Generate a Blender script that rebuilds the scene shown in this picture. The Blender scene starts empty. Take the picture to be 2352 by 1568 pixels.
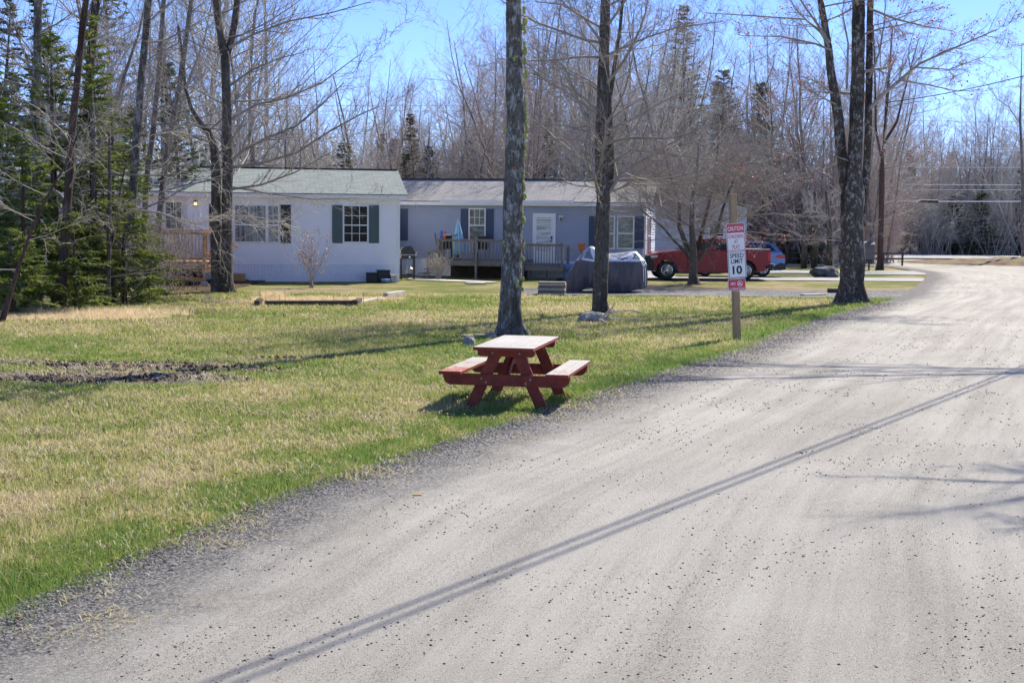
import bpy, bmesh, math, random
import numpy as np
from mathutils import Vector, Matrix, noise as mnoise
R = math.radians
scene = bpy.context.scene
COL = scene.collection

# ---------------------------------------------------------------- camera
FPX, CXP, CYP, HY, ROLL, CAMH = 3130.0, 1176.0, 784.0, 508.0, 0.010, 2.3   # picture measured at 2352 x 1568
th = math.atan((CYP - HY) / FPX)
F_ = Vector((0, math.cos(th), -math.sin(th))); U0 = Vector((0, math.sin(th), math.cos(th))); R0 = Vector((1, 0, 0))
R_ = R0 * math.cos(ROLL) + U0 * math.sin(ROLL); U_ = U0 * math.cos(ROLL) - R0 * math.sin(ROLL)
CAM = Vector((0, 0, CAMH))
cd = bpy.data.cameras.new('camera'); cam = bpy.data.objects.new('camera', cd); COL.objects.link(cam)
m = Matrix((R_, U_, -F_)).transposed().to_4x4(); m.translation = CAM; cam.matrix_world = m
cd.sensor_width = 36; cd.lens = FPX / 2352 * 36; cd.clip_start = 0.1; cd.clip_end = 2000
scene.camera = cam
def ray(u, v):
    return F_ + R_ * ((u - CXP) / FPX) + U_ * ((CYP - v) / FPX)
def G(u, v, z=0.0):                       # pixel -> point on the ground
    d = ray(u, v); t = (z - CAMH) / d.z; return CAM + d * t
def W(u, v, y):                           # pixel -> point at world depth y
    d = ray(u, v); return CAM + d * (y / d.y)

# ---------------------------------------------------------------- world, sun
SUN_AZ, SUN_EL = R(33.2), R(43)           # azimuth from +Y towards +X
w = bpy.data.worlds.new('World'); scene.world = w; w.use_nodes = True
nt = w.node_tree; nt.nodes.clear()
sky = nt.nodes.new('ShaderNodeTexSky'); sky.sky_type = 'NISHITA'; sky.sun_disc = False
sky.sun_elevation = SUN_EL; sky.sun_rotation = SUN_AZ
sky.altitude = 0; sky.air_density = 0.55; sky.dust_density = 0.0; sky.ozone_density = 4.0
bg = nt.nodes.new('ShaderNodeBackground'); bg.inputs[1].default_value = 0.15
ow = nt.nodes.new('ShaderNodeOutputWorld')
tint = nt.nodes.new('ShaderNodeMix'); tint.data_type = 'RGBA'; tint.blend_type = 'MULTIPLY'; tint.inputs[0].default_value = 1; tint.inputs[7].default_value = (0.63, 0.655, 0.83, 1)
nt.links.new(sky.outputs[0], tint.inputs[6]); nt.links.new(tint.outputs[2], bg.inputs[0]); nt.links.new(bg.outputs[0], ow.inputs[0])
sd = bpy.data.lights.new('sun', 'SUN'); sd.energy = 4.0; sd.angle = R(0.53); sd.color = (1, 0.93, 0.78)
sun = bpy.data.objects.new('sun', sd); COL.objects.link(sun)
sv = Vector((math.sin(SUN_AZ) * math.cos(SUN_EL), math.cos(SUN_AZ) * math.cos(SUN_EL), math.sin(SUN_EL)))
sun.rotation_euler = sv.to_track_quat('Z', 'Y').to_euler(); sun.location = (30, 40, 60)
scene.view_settings.view_transform = 'Standard'; scene.view_settings.look = 'None'
scene.view_settings.exposure = 0.98; scene.view_settings.gamma = 1
scene.render.engine = 'CYCLES'
scene.render.resolution_x = 1024; scene.render.resolution_y = 682
scene.cycles.max_bounces = 6; scene.cycles.transparent_max_bounces = 6

# ---------------------------------------------------------------- materials
MATS = {}
class NT:
    def __init__(s, name, rough=0.8, metal=0.0, spec=0.5):
        s.m = bpy.data.materials.new(name); s.m.use_nodes = True; s.t = s.m.node_tree
        s.b = s.t.nodes['Principled BSDF']; s.b.inputs['Roughness'].default_value = rough
        s.b.inputs['Metallic'].default_value = metal; s.b.inputs['Specular IOR Level'].default_value = spec
        s.x = -300
        MATS[name] = s.m
    def n(s, kind, **kw):
        nd = s.t.nodes.new('ShaderNode' + kind); s.x -= 40; nd.location = (s.x, 0)
        for k, v in kw.items():
            if hasattr(nd, k): setattr(nd, k, v)
        return nd
    def l(s, a, b): s.t.links.new(a, b)
    def coord(s, scale=(1, 1, 1), obj=False):
        c = s.n('TexCoord'); mp = s.n('Mapping')
        if obj: s.l(c.outputs['Object'], mp.inputs[0])
        else:
            g = s.n('NewGeometry'); s.l(g.outputs['Position'], mp.inputs[0])
        mp.inputs['Scale'].default_value = scale; return mp.outputs[0]
    def noise(s, vec, scale=5, detail=4, rough=0.55, dist=0):
        nd = s.n('TexNoise'); nd.inputs['Scale'].default_value = scale; nd.inputs['Detail'].default_value = detail
        nd.inputs['Roughness'].default_value = rough; nd.inputs['Distortion'].default_value = dist
        if vec is not None: s.l(vec, nd.inputs['Vector'])
        return nd.outputs[0]
    def voro(s, vec, scale, out='Distance', feat='F1'):
        nd = s.n('TexVoronoi'); nd.feature = feat; nd.inputs['Scale'].default_value = scale
        s.l(vec, nd.inputs['Vector']); return nd.outputs[out]
    def ramp(s, fac, stops, interp='LINEAR'):
        nd = s.n('ValToRGB'); cr = nd.color_ramp; cr.interpolation = interp
        while len(cr.elements) < len(stops): cr.elements.new(0.5)
        for e, (p, c) in zip(cr.elements, stops):
            e.position = p; e.color = (*c, 1) if isinstance(c, (tuple, list)) else (c, c, c, 1)
        s.l(fac, nd.inputs[0]); return nd.outputs[0]
    def mix(s, fac, a, b, mode='MIX'):
        nd = s.n('Mix'); nd.data_type = 'RGBA'; nd.blend_type = mode
        for i, v in ((0, fac), (6, a), (7, b)):
            if isinstance(v, bpy.types.NodeSocket): s.l(v, nd.inputs[i])
            elif i == 0: nd.inputs[0].default_value = v
            else: nd.inputs[i].default_value = (*v, 1)
        return nd.outputs[2]
    def math(s, op, a, b=0.0, clamp=False):
        nd = s.n('Math'); nd.operation = op; nd.use_clamp = clamp
        for i, v in ((0, a), (1, b)):
            if isinstance(v, bpy.types.NodeSocket): s.l(v, nd.inputs[i])
            else: nd.inputs[i].default_value = v
        return nd.outputs[0]
    def attr(s, name):
        nd = s.n('Attribute'); nd.attribute_name = name; return nd.outputs['Fac']
    def col(s, c):
        if isinstance(c, bpy.types.NodeSocket): s.l(c, s.b.inputs['Base Color'])
        else: s.b.inputs['Base Color'].default_value = (*c, 1)
        return s
    def bump(s, h, dist=0.01, strength=1.0):
        nd = s.n('Bump'); nd.inputs['Distance'].default_value = dist; nd.inputs['Strength'].default_value = strength
        s.l(h, nd.inputs['Height']); s.l(nd.outputs[0], s.b.inputs['Normal']); return s

def plain(name, c, rough=0.6, metal=0.0, var=0.12, scale=6, bump=0.0, stretch=(1, 1, 1), c2=None, spec=0.5):
    t = NT(name, rough, metal, spec); v = t.coord(stretch, obj=True); n = t.noise(v, scale, 5, 0.6)
    a = tuple(x * (1 - var) for x in c); b = tuple(min(1, x * (1 + var)) for x in c) if c2 is None else c2
    t.col(t.ramp(n, [(0.3, a), (0.7, b)]))
    if bump: t.bump(n, bump)
    return t.m

plain('siding_white', (0.90, 0.90, 0.92), 0.45, var=0.03, scale=1.5)
plain('skirt_white', (0.82, 0.84, 0.90), 0.5, var=0.06, scale=3)
plain('trim_white', (0.82, 0.82, 0.82), 0.4, var=0.03)
plain('trim_cream', (0.80, 0.74, 0.64), 0.5, var=0.03)
plain('siding_grey', (0.34, 0.385, 0.48), 0.5, var=0.05, scale=1.5)
plain('siding_beige', (0.55, 0.56, 0.60), 0.5, var=0.04, scale=1.5)
plain('shutter_green', (0.075, 0.125, 0.125), 0.5, var=0.06)
plain('shutter_black', (0.012, 0.018, 0.022), 0.5, var=0.06)
plain('shutter_navy', (0.035, 0.060, 0.125), 0.5, var=0.06)
plain('door_white', (0.70, 0.70, 0.70), 0.4, var=0.03)
plain('metal_black', (0.018, 0.018, 0.02), 0.35, var=0.2)
plain('metal_grey', (0.30, 0.30, 0.31), 0.45, 0.6, var=0.15)
plain('chrome', (0.62, 0.62, 0.64), 0.25, 0.9, var=0.05)
plain('rubber', (0.022, 0.022, 0.024), 0.85, var=0.3, scale=20)
plain('plastic_black', (0.020, 0.021, 0.024), 0.55, var=0.2)
plain('deck_grey', (0.175, 0.165, 0.15), 0.85, var=0.3, scale=5, stretch=(1, 6, 6), bump=0.004)
plain('deck_orange', (0.56, 0.31, 0.135), 0.75, var=0.3, scale=5, stretch=(1, 8, 8), bump=0.003)
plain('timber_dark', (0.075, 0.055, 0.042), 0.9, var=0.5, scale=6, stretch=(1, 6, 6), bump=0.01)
plain('post_wood', (0.36, 0.25, 0.145), 0.8, var=0.28, scale=14, stretch=(6, 6, 0.5), bump=0.004)
plain('concrete', (0.46, 0.44, 0.40), 0.9, var=0.15, scale=10, bump=0.003)
plain('stone', (0.30, 0.28, 0.26), 0.9, var=0.55, scale=7, bump=0.03)
plain('boulder_dark', (0.085, 0.085, 0.09), 0.85, var=0.75, scale=4, bump=0.05)
plain('paper_white', (0.66, 0.64, 0.60), 0.8, var=0.1)
plain('sign_white', (0.80, 0.80, 0.82), 0.4, var=0.03)
plain('sign_red', (0.60, 0.055, 0.075), 0.4, var=0.1)
plain('sign_black', (0.015, 0.015, 0.017), 0.5, var=0.1)
plain('cover_dark', (0.10, 0.09, 0.10), 0.6, var=0.3, scale=3, stretch=(2, 2, 0.5))
plain('cover_silver', (0.82, 0.82, 0.84), 0.5, var=0.08, scale=4)
plain('umbrella_blue', (0.26, 0.50, 0.66), 0.7, var=0.2, scale=4)
plain('oar_blue', (0.03, 0.14, 0.5), 0.4); plain('oar_orange', (0.65, 0.13, 0.03), 0.4)
plain('terracotta', (0.45, 0.16, 0.07), 0.7)
plain('blue_plastic', (0.15, 0.28, 0.55), 0.5)
plain('paint_red', (0.22, 0.002, 0.014), 0.25, 0.1, var=0.05)
plain('paint_blue', (0.13, 0.23, 0.44), 0.25, 0.3, var=0.05)
plain('paint_pale', (0.45, 0.52, 0.62), 0.3, 0.3, var=0.05)
plain('taillight', (0.55, 0.02, 0.02), 0.2); plain('headlight', (0.55, 0.55, 0.58), 0.15)
plain('twig_grey', (0.33, 0.285, 0.255), 0.85, var=0.3, scale=3)
plain('twig_far', (0.50, 0.47, 0.43), 0.9, var=0.3, scale=0.6)
plain('twig_red', (0.48, 0.385, 0.345), 0.9, var=0.3, scale=0.6)
plain('twig_pale', (0.50, 0.44, 0.38), 0.85, var=0.2, scale=3)
plain('bud_red', (0.60, 0.16, 0.14), 0.6, var=0.4, scale=9)
plain('bud_pink', (0.62, 0.42, 0.40), 0.7, var=0.3, scale=9)
plain('needles', (0.095, 0.15, 0.025), 0.7, var=0.4, scale=1.3, c2=(0.26, 0.31, 0.055))
plain('needles_dark', (0.06, 0.095, 0.035), 0.75, var=0.5, scale=0.9, c2=(0.15, 0.19, 0.07))
plain('needles_brown', (0.13, 0.135, 0.07), 0.8, var=0.3, scale=0.9, c2=(0.21, 0.19, 0.12))
plain('moss', (0.36, 0.37, 0.12), 0.95, var=0.4, scale=20, bump=0.01)
plain('wire', (0.80, 0.78, 0.76), 0.5, 0.0, var=0.1)
plain('wire_black', (0.02, 0.02, 0.022), 0.6)
plain('straw', (0.74, 0.60, 0.40), 0.9, var=0.35, scale=5)
plain('leaf_dead', (0.22, 0.11, 0.065), 0.85, var=0.5, scale=30)
plain('yellow', (0.75, 0.48, 0.08), 0.5)
plain('scrape', (0.42, 0.13, 0.03), 0.9, var=0.5, scale=30)
def translucent(name, fac):
    m_ = MATS[name]; tt = m_.node_tree; b = tt.nodes['Principled BSDF']; tr_ = tt.nodes.new('ShaderNodeBsdfTranslucent'); mx = tt.nodes.new('ShaderNodeMixShader'); mx.inputs[0].default_value = fac
    tt.links.new(b.inputs['Base Color'].links[0].from_socket, tr_.inputs[0]); tt.links.new(b.outputs[0], mx.inputs[1]); tt.links.new(tr_.outputs[0], mx.inputs[2]); tt.links.new(mx.outputs[0], tt.nodes['Material Output'].inputs[0])
for q_ in ('needles', 'needles_dark', 'needles_brown'): translucent(q_, 0.4)
translucent('straw', 0.5)
g = NT('glass_dark', 0.12, 0.0, 0.12); v = g.coord((0.9, 0.9, 1.6), True); g.col(g.ramp(g.noise(v, 3, 5), [(0.35, (0.006, 0.007, 0.009)), (0.7, (0.035, 0.034, 0.034))]))
g = NT('glass_curtain', 0.15, 0.0, 0.5); v = g.coord((7, 7, 0.25), True); g.col(g.ramp(g.noise(v, 2.5, 3), [(0.35, (0.035, 0.04, 0.045)), (0.6, (0.26, 0.27, 0.27))]))
g = NT('glass_room', 0.15, 0.0, 0.5); v = g.coord((1.4, 1.4, 2.6), True); g.col(g.ramp(g.noise(v, 2.2, 5), [(0.3, (0.04, 0.045, 0.05)), (0.5, (0.16, 0.17, 0.14)), (0.72, (0.34, 0.34, 0.28))]))
g = NT('glass_shade', 0.3, 0.0, 0.4); v = g.coord((0.6, 0.6, 9), True); g.col(g.ramp(g.noise(v, 2.2, 3, 0.5, 0.6), [(0.42, (0.36, 0.38, 0.36)), (0.5, (0.66, 0.70, 0.70))]))
g = NT('glass_car', 0.06, 0.0, 0.7); g.col((0.012, 0.014, 0.017))
g = NT('lamp_glow', 0.4); g.col((0.8, 0.6, 0.3)); g.b.inputs['Emission Color'].default_value = (1, 0.72, 0.35, 1); g.b.inputs['Emission Strength'].default_value = 0.75

# roofs: shingles with courses
def shingle(name, c1, c2, c3):
    t = NT(name, 0.9); v = t.coord((1, 1, 1), True)
    br = t.n('TexBrick'); t.l(v, br.inputs['Vector']); br.inputs['Scale'].default_value = 1.0
    br.inputs['Brick Width'].default_value = 0.33; br.inputs['Row Height'].default_value = 0.15
    br.inputs['Mortar Size'].default_value = 0.010; br.inputs['Color1'].default_value = (*c1, 1)
    br.inputs['Color2'].default_value = (*c2, 1); br.inputs['Mortar'].default_value = (*c3, 1)
    n = t.noise(v, 9, 5); t.col(t.mix(0.35, br.outputs[0], t.ramp(n, [(0.3, c3), (0.7, c2)])))
    t.bump(t.noise(v, 60, 2), 0.004)
shingle('shingle_green', (0.17, 0.205, 0.20), (0.27, 0.31, 0.30), (0.10, 0.12, 0.12))
shingle('shingle_grey', (0.28, 0.27, 0.265), (0.38, 0.365, 0.36), (0.19, 0.18, 0.18))

# picnic table paint: red, worn to bare pale wood on the top faces
t = NT('table_red', 0.65); v = t.coord((1, 1, 1), True); c = t.ramp(t.noise(v, 8, 5), [(0.3, (0.15, 0.015, 0.007)), (0.75, (0.28, 0.040, 0.018))]); c = t.mix(t.ramp(t.noise(t.coord((3, 3, 6), True), 9, 6, 0.8), [(0.66, 0.0), (0.70, 0.8)]), c, (0.40, 0.22, 0.17)); t.col(c); t.bump(t.noise(v, 40, 3), 0.002)
t = NT('table_worn', 0.75); v = t.coord((5, 1.2, 5), True); n = t.noise(v, 4, 8, 0.75)
v2 = t.coord((1, 1, 1), True); n2 = t.noise(v2, 1.3, 3)
a = t.math('ADD', t.math('MULTIPLY', n, 0.75), t.math('MULTIPLY', n2, 0.45)); e = t.attr('edge')
a = t.math('ADD', a, t.math('MULTIPLY', e, -0.22))
t.col(t.ramp(a, [(0.44, (0.33, 0.065, 0.042)), (0.49, (0.45, 0.22, 0.18)), (0.54, (0.56, 0.52, 0.50)), (0.75, (0.64, 0.61, 0.60))])); t.bump(n, 0.002)

# bark
def bark(name, dark, mid, pale, sc=1.0, patch=0.58):
    t = NT(name, 0.92, spec=0.2); v = t.coord((1, 1, 0.28), True)
    f = t.noise(v, 26 * sc, 6, 0.7, 0.4); v2 = t.coord((1, 1, 0.6), True); p = t.noise(v2, 6.5 * sc, 7, 0.72, 0.15)
    c = t.ramp(f, [(0.32, dark), (0.62, mid)])
    fm = t.ramp(p, [(patch, 0.0), (patch + 0.05, 1.0)])
    c = t.mix(t.math('MULTIPLY', fm, t.ramp(f, [(0.38, 0.15), (0.6, 1.0)])), c, pale)
    p3 = t.noise(t.coord((1, 1, 0.2), True), 1.6 * sc, 4, 0.6)
    c = t.mix(t.ramp(p3, [(0.52, 0.0), (0.62, 0.75)]), c, dark)
    t.col(c); t.bump(f, 0.06)
bark('bark_main', (0.06, 0.05, 0.042), (0.23, 0.205, 0.18), (0.52, 0.50, 0.48), 1.0, .51)
bark('bark_maple', (0.045, 0.038, 0.030), (0.19, 0.165, 0.14), (0.40, 0.39, 0.37))
bark('bark_pale', (0.030, 0.023, 0.018), (0.15, 0.13, 0.115), (0.46, 0.45, 0.43), 1.3, 0.525)
bark('bark_brown', (0.045, 0.028, 0.022), (0.17, 0.115, 0.095), (0.28, 0.26, 0.25), 1.2, 0.60)
bark('bark_far', (0.11, 0.095, 0.09), (0.29, 0.26, 0.245), (0.42, 0.40, 0.39), 0.7, 0.52)

# lawn colour: shared by ground and blades
def lawn_nodes(t, blade=False):
    v = t.coord(); big = t.noise(v, 0.22, 5, 0.6, 0.3); mid = t.noise(v, 1.1, 5, 0.65, 0.4); fine = t.noise(v, 14 if not blade else 6, 5, 0.7)
    e = t.attr('edge')                                           # metres from the road's edge
    near_edge = t.ramp(t.math('MULTIPLY', t.math('ADD', e, t.math('MULTIPLY', t.math('SUBTRACT', mid, 0.5), 3.4)), 0.5), [(0.10, 1.0), (0.55, 0.0)])
    a = t.math('ADD', t.math('MULTIPLY', t.math('SUBTRACT', big, 0.22), 1.6), t.math('MULTIPLY', t.math('SUBTRACT', mid, 0.14), 1.05))
    a = t.math('ADD', a, t.math('MULTIPLY', fine, 0.35))
    if blade: a = t.math('ADD', a, t.math('MULTIPLY', t.attr('rnd'), 0.60)); a = t.math('SUBTRACT', a, 0.27)
    a = t.math('SUBTRACT', a, t.math('MULTIPLY', near_edge, 0.33))
    a = t.math('ADD', a, t.math('MULTIPLY', t.attr('dry'), 0.35))
    k = t.math('SUBTRACT', a, 0.5)
    return k, mid, fine
t = NT('lawn', 0.95, spec=0.1); k, mid, fine = lawn_nodes(t)
c = t.ramp(k, [(0.20, (0.17, 0.23, 0.06)), (0.40, (0.24, 0.27, 0.08)), (0.54, (0.34, 0.31, 0.12)), (0.66, (0.45, 0.38, 0.22)), (0.85, (0.46, 0.35, 0.24))])
vv = t.coord(); p = t.noise(vv, 0.55, 5, 0.7, 0.8)
c = t.mix(t.ramp(p, [(0.63, 0.0), (0.68, 0.8)]), c, (0.30, 0.145, 0.055))
c = t.mix(t.ramp(t.noise(vv, 0.8, 4, 0.7, 1.2), [(0.66, 0.0), (0.70, 0.7)]), c, (0.36, 0.33, 0.29))
c = t.mix(t.ramp(t.noise(vv, 38, 3, 0.6), [(0.30, 0.55), (0.42, 0.0)]), c, (0.07, 0.06, 0.03))
c = t.mix(t.ramp(t.noise(t.coord((1, 1, 1)), 55, 2, 0.6), [(0.62, 0.0), (0.7, 0.6)]), c, (0.50, 0.44, 0.28))
t.col(c); t.bump(t.noise(vv, 22, 6, 0.8), 0.09)
t = NT('grass_blade', 0.6, spec=0.25); k, mid, fine = lawn_nodes(t, True)
t.col(t.ramp(k, [(0.16, (0.21, 0.31, 0.075)), (0.36, (0.29, 0.36, 0.09)), (0.52, (0.44, 0.43, 0.14)), (0.64, (0.62, 0.53, 0.29)), (0.85, (0.72, 0.61, 0.42))]))
t.b.inputs['Subsurface Weight'].default_value = 0.0
tr = t.n('BsdfTranslucent'); ms = t.n('MixShader'); ms.inputs[0].default_value = 0.5
t.l(t.b.inputs['Base Color'].links[0].from_socket, tr.inputs[0]); out = t.t.nodes['Material Output']
t.l(t.b.outputs[0], ms.inputs[1]); t.l(tr.outputs[0], ms.inputs[2]); t.l(ms.outputs[0], out.inputs[0])

t = NT('straw_blade', 0.8, spec=0.1); t.col(t.ramp(t.attr('rnd'), [(0.0, (0.30, 0.20, 0.12)), (0.25, (0.56, 0.46, 0.28)), (0.6, (0.66, 0.60, 0.44)), (0.85, (0.50, 0.47, 0.14)), (1.0, (0.78, 0.73, 0.60))]))
translucent('straw_blade', 0.35)
# gravel road
t = NT('gravel_road', 0.95, spec=0.15); v = t.coord(); s = t.attr('side')
big = t.noise(v, 0.35, 4, 0.6, 0.4); fine = t.noise(v, 80, 5, 0.85); rut = t.noise(t.coord((1, 1, 1)), 1.5, 3)
tv = t.n('CombineXYZ'); t.l(t.math('MULTIPLY', s, 2.3), tv.inputs[0]); t.l(t.math('MULTIPLY', t.attr('along'), 0.12), tv.inputs[1]); trk = t.noise(tv.outputs[0], 1.3, 5, 0.65, 0.2)
c = t.ramp(t.math('ADD', t.math('MULTIPLY', fine, 0.8), t.math('MULTIPLY', big, 0.35)), [(0.36, (0.29, 0.265, 0.23)), (0.56, (0.47, 0.445, 0.40)), (0.78, (0.62, 0.59, 0.54))])
c = t.mix(t.ramp(trk, [(0.36, 0.42), (0.56, 0.0)]), c, (0.29, 0.27, 0.235))
c = t.mix(t.ramp(trk, [(0.56, 0.0), (0.66, 0.35)]), c, (0.55, 0.53, 0.48))
sp = t.voro(v, 110, 'Color'); c = t.mix(t.ramp(sp, [(0.0, 0.55), (0.30, 0.0)]), c, (0.20, 0.18, 0.155)); c = t.mix(t.ramp(sp, [(0.78, 0.0), (0.95, 0.6)]), c, (0.66, 0.64, 0.60))
grit = t.math('ADD', t.noise(v, 0.8, 4, 0.7, 0.5), t.math('MULTIPLY', t.math('SUBTRACT', 0.5, trk), 0.9))
vo = t.voro(v, 60); vc = t.voro(v, 60, 'Color'); sel = t.ramp(t.math('ADD', vc, t.math('MULTIPLY', t.math('SUBTRACT', grit, 0.5), 1.5)), [(0.66, 0.0), (0.72, 1.0)])
pebs = t.math('MULTIPLY', t.ramp(vo, [(0.22, 1.0), (0.34, 0.0)]), sel)
c = t.mix(t.math('MULTIPLY', pebs, 0.75), c, t.ramp(vc, [(0.2, (0.15, 0.13, 0.12)), (0.9, (0.22, 0.16, 0.14))]))
vs = t.math('ADD', s, t.math('MULTIPLY', t.math('SUBTRACT', t.noise(v, 0.9, 5, 0.7), 0.5), 1.3))
vm = t.ramp(t.math('MULTIPLY', vs, 0.5), [(0.22, 1.0), (0.68, 0.0)])
v3 = t.voro(v, 52); vc3 = t.voro(v, 52, 'Color')
dg = t.ramp(vc3, [(0.12, (0.06, 0.058, 0.058)), (0.45, (0.20, 0.195, 0.19)), (0.85, (0.40, 0.385, 0.36))])
dg = t.mix(t.ramp(v3, [(0.40, 0.0), (0.70, 0.6)]), dg, (0.09, 0.088, 0.085))
dg = t.mix(t.ramp(t.noise(v, 0.7, 5, 0.7), [(0.56, 0.0), (0.68, 0.7)]), dg, (0.30, 0.25, 0.16))
c = t.mix(vm, c, dg)
t.col(c); t.bump(t.math('ADD', fine, t.math('MULTIPLY', pebs, 0.6)), 0.015)
def gravel(name, c1, c2, c3, sc=26):
    t = NT(name, 0.95, spec=0.15); v = t.coord(); vo = t.voro(v, sc); vc = t.voro(v, sc, 'Color'); n = t.noise(v, 0.9, 5, 0.7)
    c = t.ramp(vc, [(0.15, c1), (0.5, c2), (0.85, c3)])
    c = t.mix(t.ramp(vo, [(0.35, 0.0), (0.62, 0.8)]), c, tuple(x * 0.5 for x in c1))
    c = t.mix(t.ramp(n, [(0.52, 0.0), (0.66, 0.65)]), c, (0.34, 0.30, 0.22))
    t.col(c); t.bump(vo, -0.03)
gravel('gravel_dark', (0.085, 0.09, 0.10), (0.20, 0.205, 0.215), (0.42, 0.42, 0.42))
gravel('gravel_grey', (0.16, 0.16, 0.165), (0.28, 0.28, 0.285), (0.44, 0.43, 0.42), 18)
plain('asphalt_pale', (0.34, 0.335, 0.33), 0.9, var=0.12, scale=1.5, bump=0.004)
t = NT('pebble', 0.9); t.col(t.ramp(t.attr('rnd'), [(0.0, (0.09, 0.085, 0.085)), (0.35, (0.16, 0.12, 0.105)), (0.6, (0.22, 0.215, 0.22)), (0.88, (0.38, 0.37, 0.36)), (1.0, (0.5, 0.48, 0.46))]))
t = NT('pebble_brown', 0.9); t.col(t.ramp(t.attr('rnd'), [(0.0, (0.075, 0.06, 0.055)), (0.5, (0.13, 0.095, 0.08)), (1.0, (0.26, 0.22, 0.20))]))
t = NT('soil_dark', 0.95); t.col(t.ramp(t.attr('rnd'), [(0.0, (0.035, 0.025, 0.02)), (0.6, (0.085, 0.06, 0.048)), (1.0, (0.20, 0.17, 0.15))]))
t = NT('mud', 0.95, spec=0.2); v = t.coord(); n = t.noise(v, 3, 6, 0.7); t.col(t.ramp(n, [(0.38, (0.12, 0.08, 0.055)), (0.50, (0.26, 0.22, 0.185)), (0.66, (0.42, 0.385, 0.34))])); t.bump(t.noise(v, 18, 5, 0.8), 0.08)
t = NT('forest_floor', 0.95, spec=0.1); v = t.coord(); n = t.noise(v, 1.2, 6, 0.7); t.col(t.ramp(n, [(0.35, (0.085, 0.055, 0.035)), (0.55, (0.20, 0.14, 0.09)), (0.75, (0.33, 0.25, 0.16))])); t.bump(t.noise(v, 6, 6, 0.8), 0.2)
t = NT('mulch', 0.95, spec=0.1); v = t.coord(); n = t.noise(v, 1.0, 6, 0.7); t.col(t.ramp(n, [(0.35, (0.15, 0.105, 0.08)), (0.52, (0.28, 0.21, 0.155)), (0.62, (0.30, 0.27, 0.12))])); t.bump(t.noise(v, 9, 6, 0.8), 0.1)

# ---------------------------------------------------------------- object helpers
def tag(o, label=None, cat=None, group=None, kind=None):
    if label: o['label'] = label
    if cat: o['category'] = cat
    if group: o['group'] = group
    if kind: o['kind'] = kind
    return o
def thing(name, label, cat, loc=(0, 0, 0), rz=0.0, group=None):
    o = bpy.data.objects.new(name, None); COL.objects.link(o); o.location = loc; o.rotation_euler = (0, 0, rz); o.empty_display_size = 0.2
    return tag(o, label, cat, group)
def link_mesh(me, name, mat, parent=None, smooth=False):
    me.materials.append(MATS[mat] if isinstance(mat, str) else mat)
    if smooth: me.shade_smooth()
    o = bpy.data.objects.new(name, me); COL.objects.link(o)
    if parent is not None: o.parent = parent
    return o
def dup(root, loc=None, rz=None, scale=None, label=None, group=None):
    r = root.copy(); COL.objects.link(r)
    if loc is not None: r.location = loc
    if rz is not None: r.rotation_euler = (r.rotation_euler.x, r.rotation_euler.y, rz)
    if scale is not None: r.scale = scale if hasattr(scale, '__len__') else (scale,) * 3
    if label: r['label'] = label
    if group: r['group'] = group
    for ch in list(root.children):
        c = ch.copy(); COL.objects.link(c); c.parent = r
        for gg in list(ch.children):
            d = gg.copy(); COL.objects.link(d); d.parent = c
    return r
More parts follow.
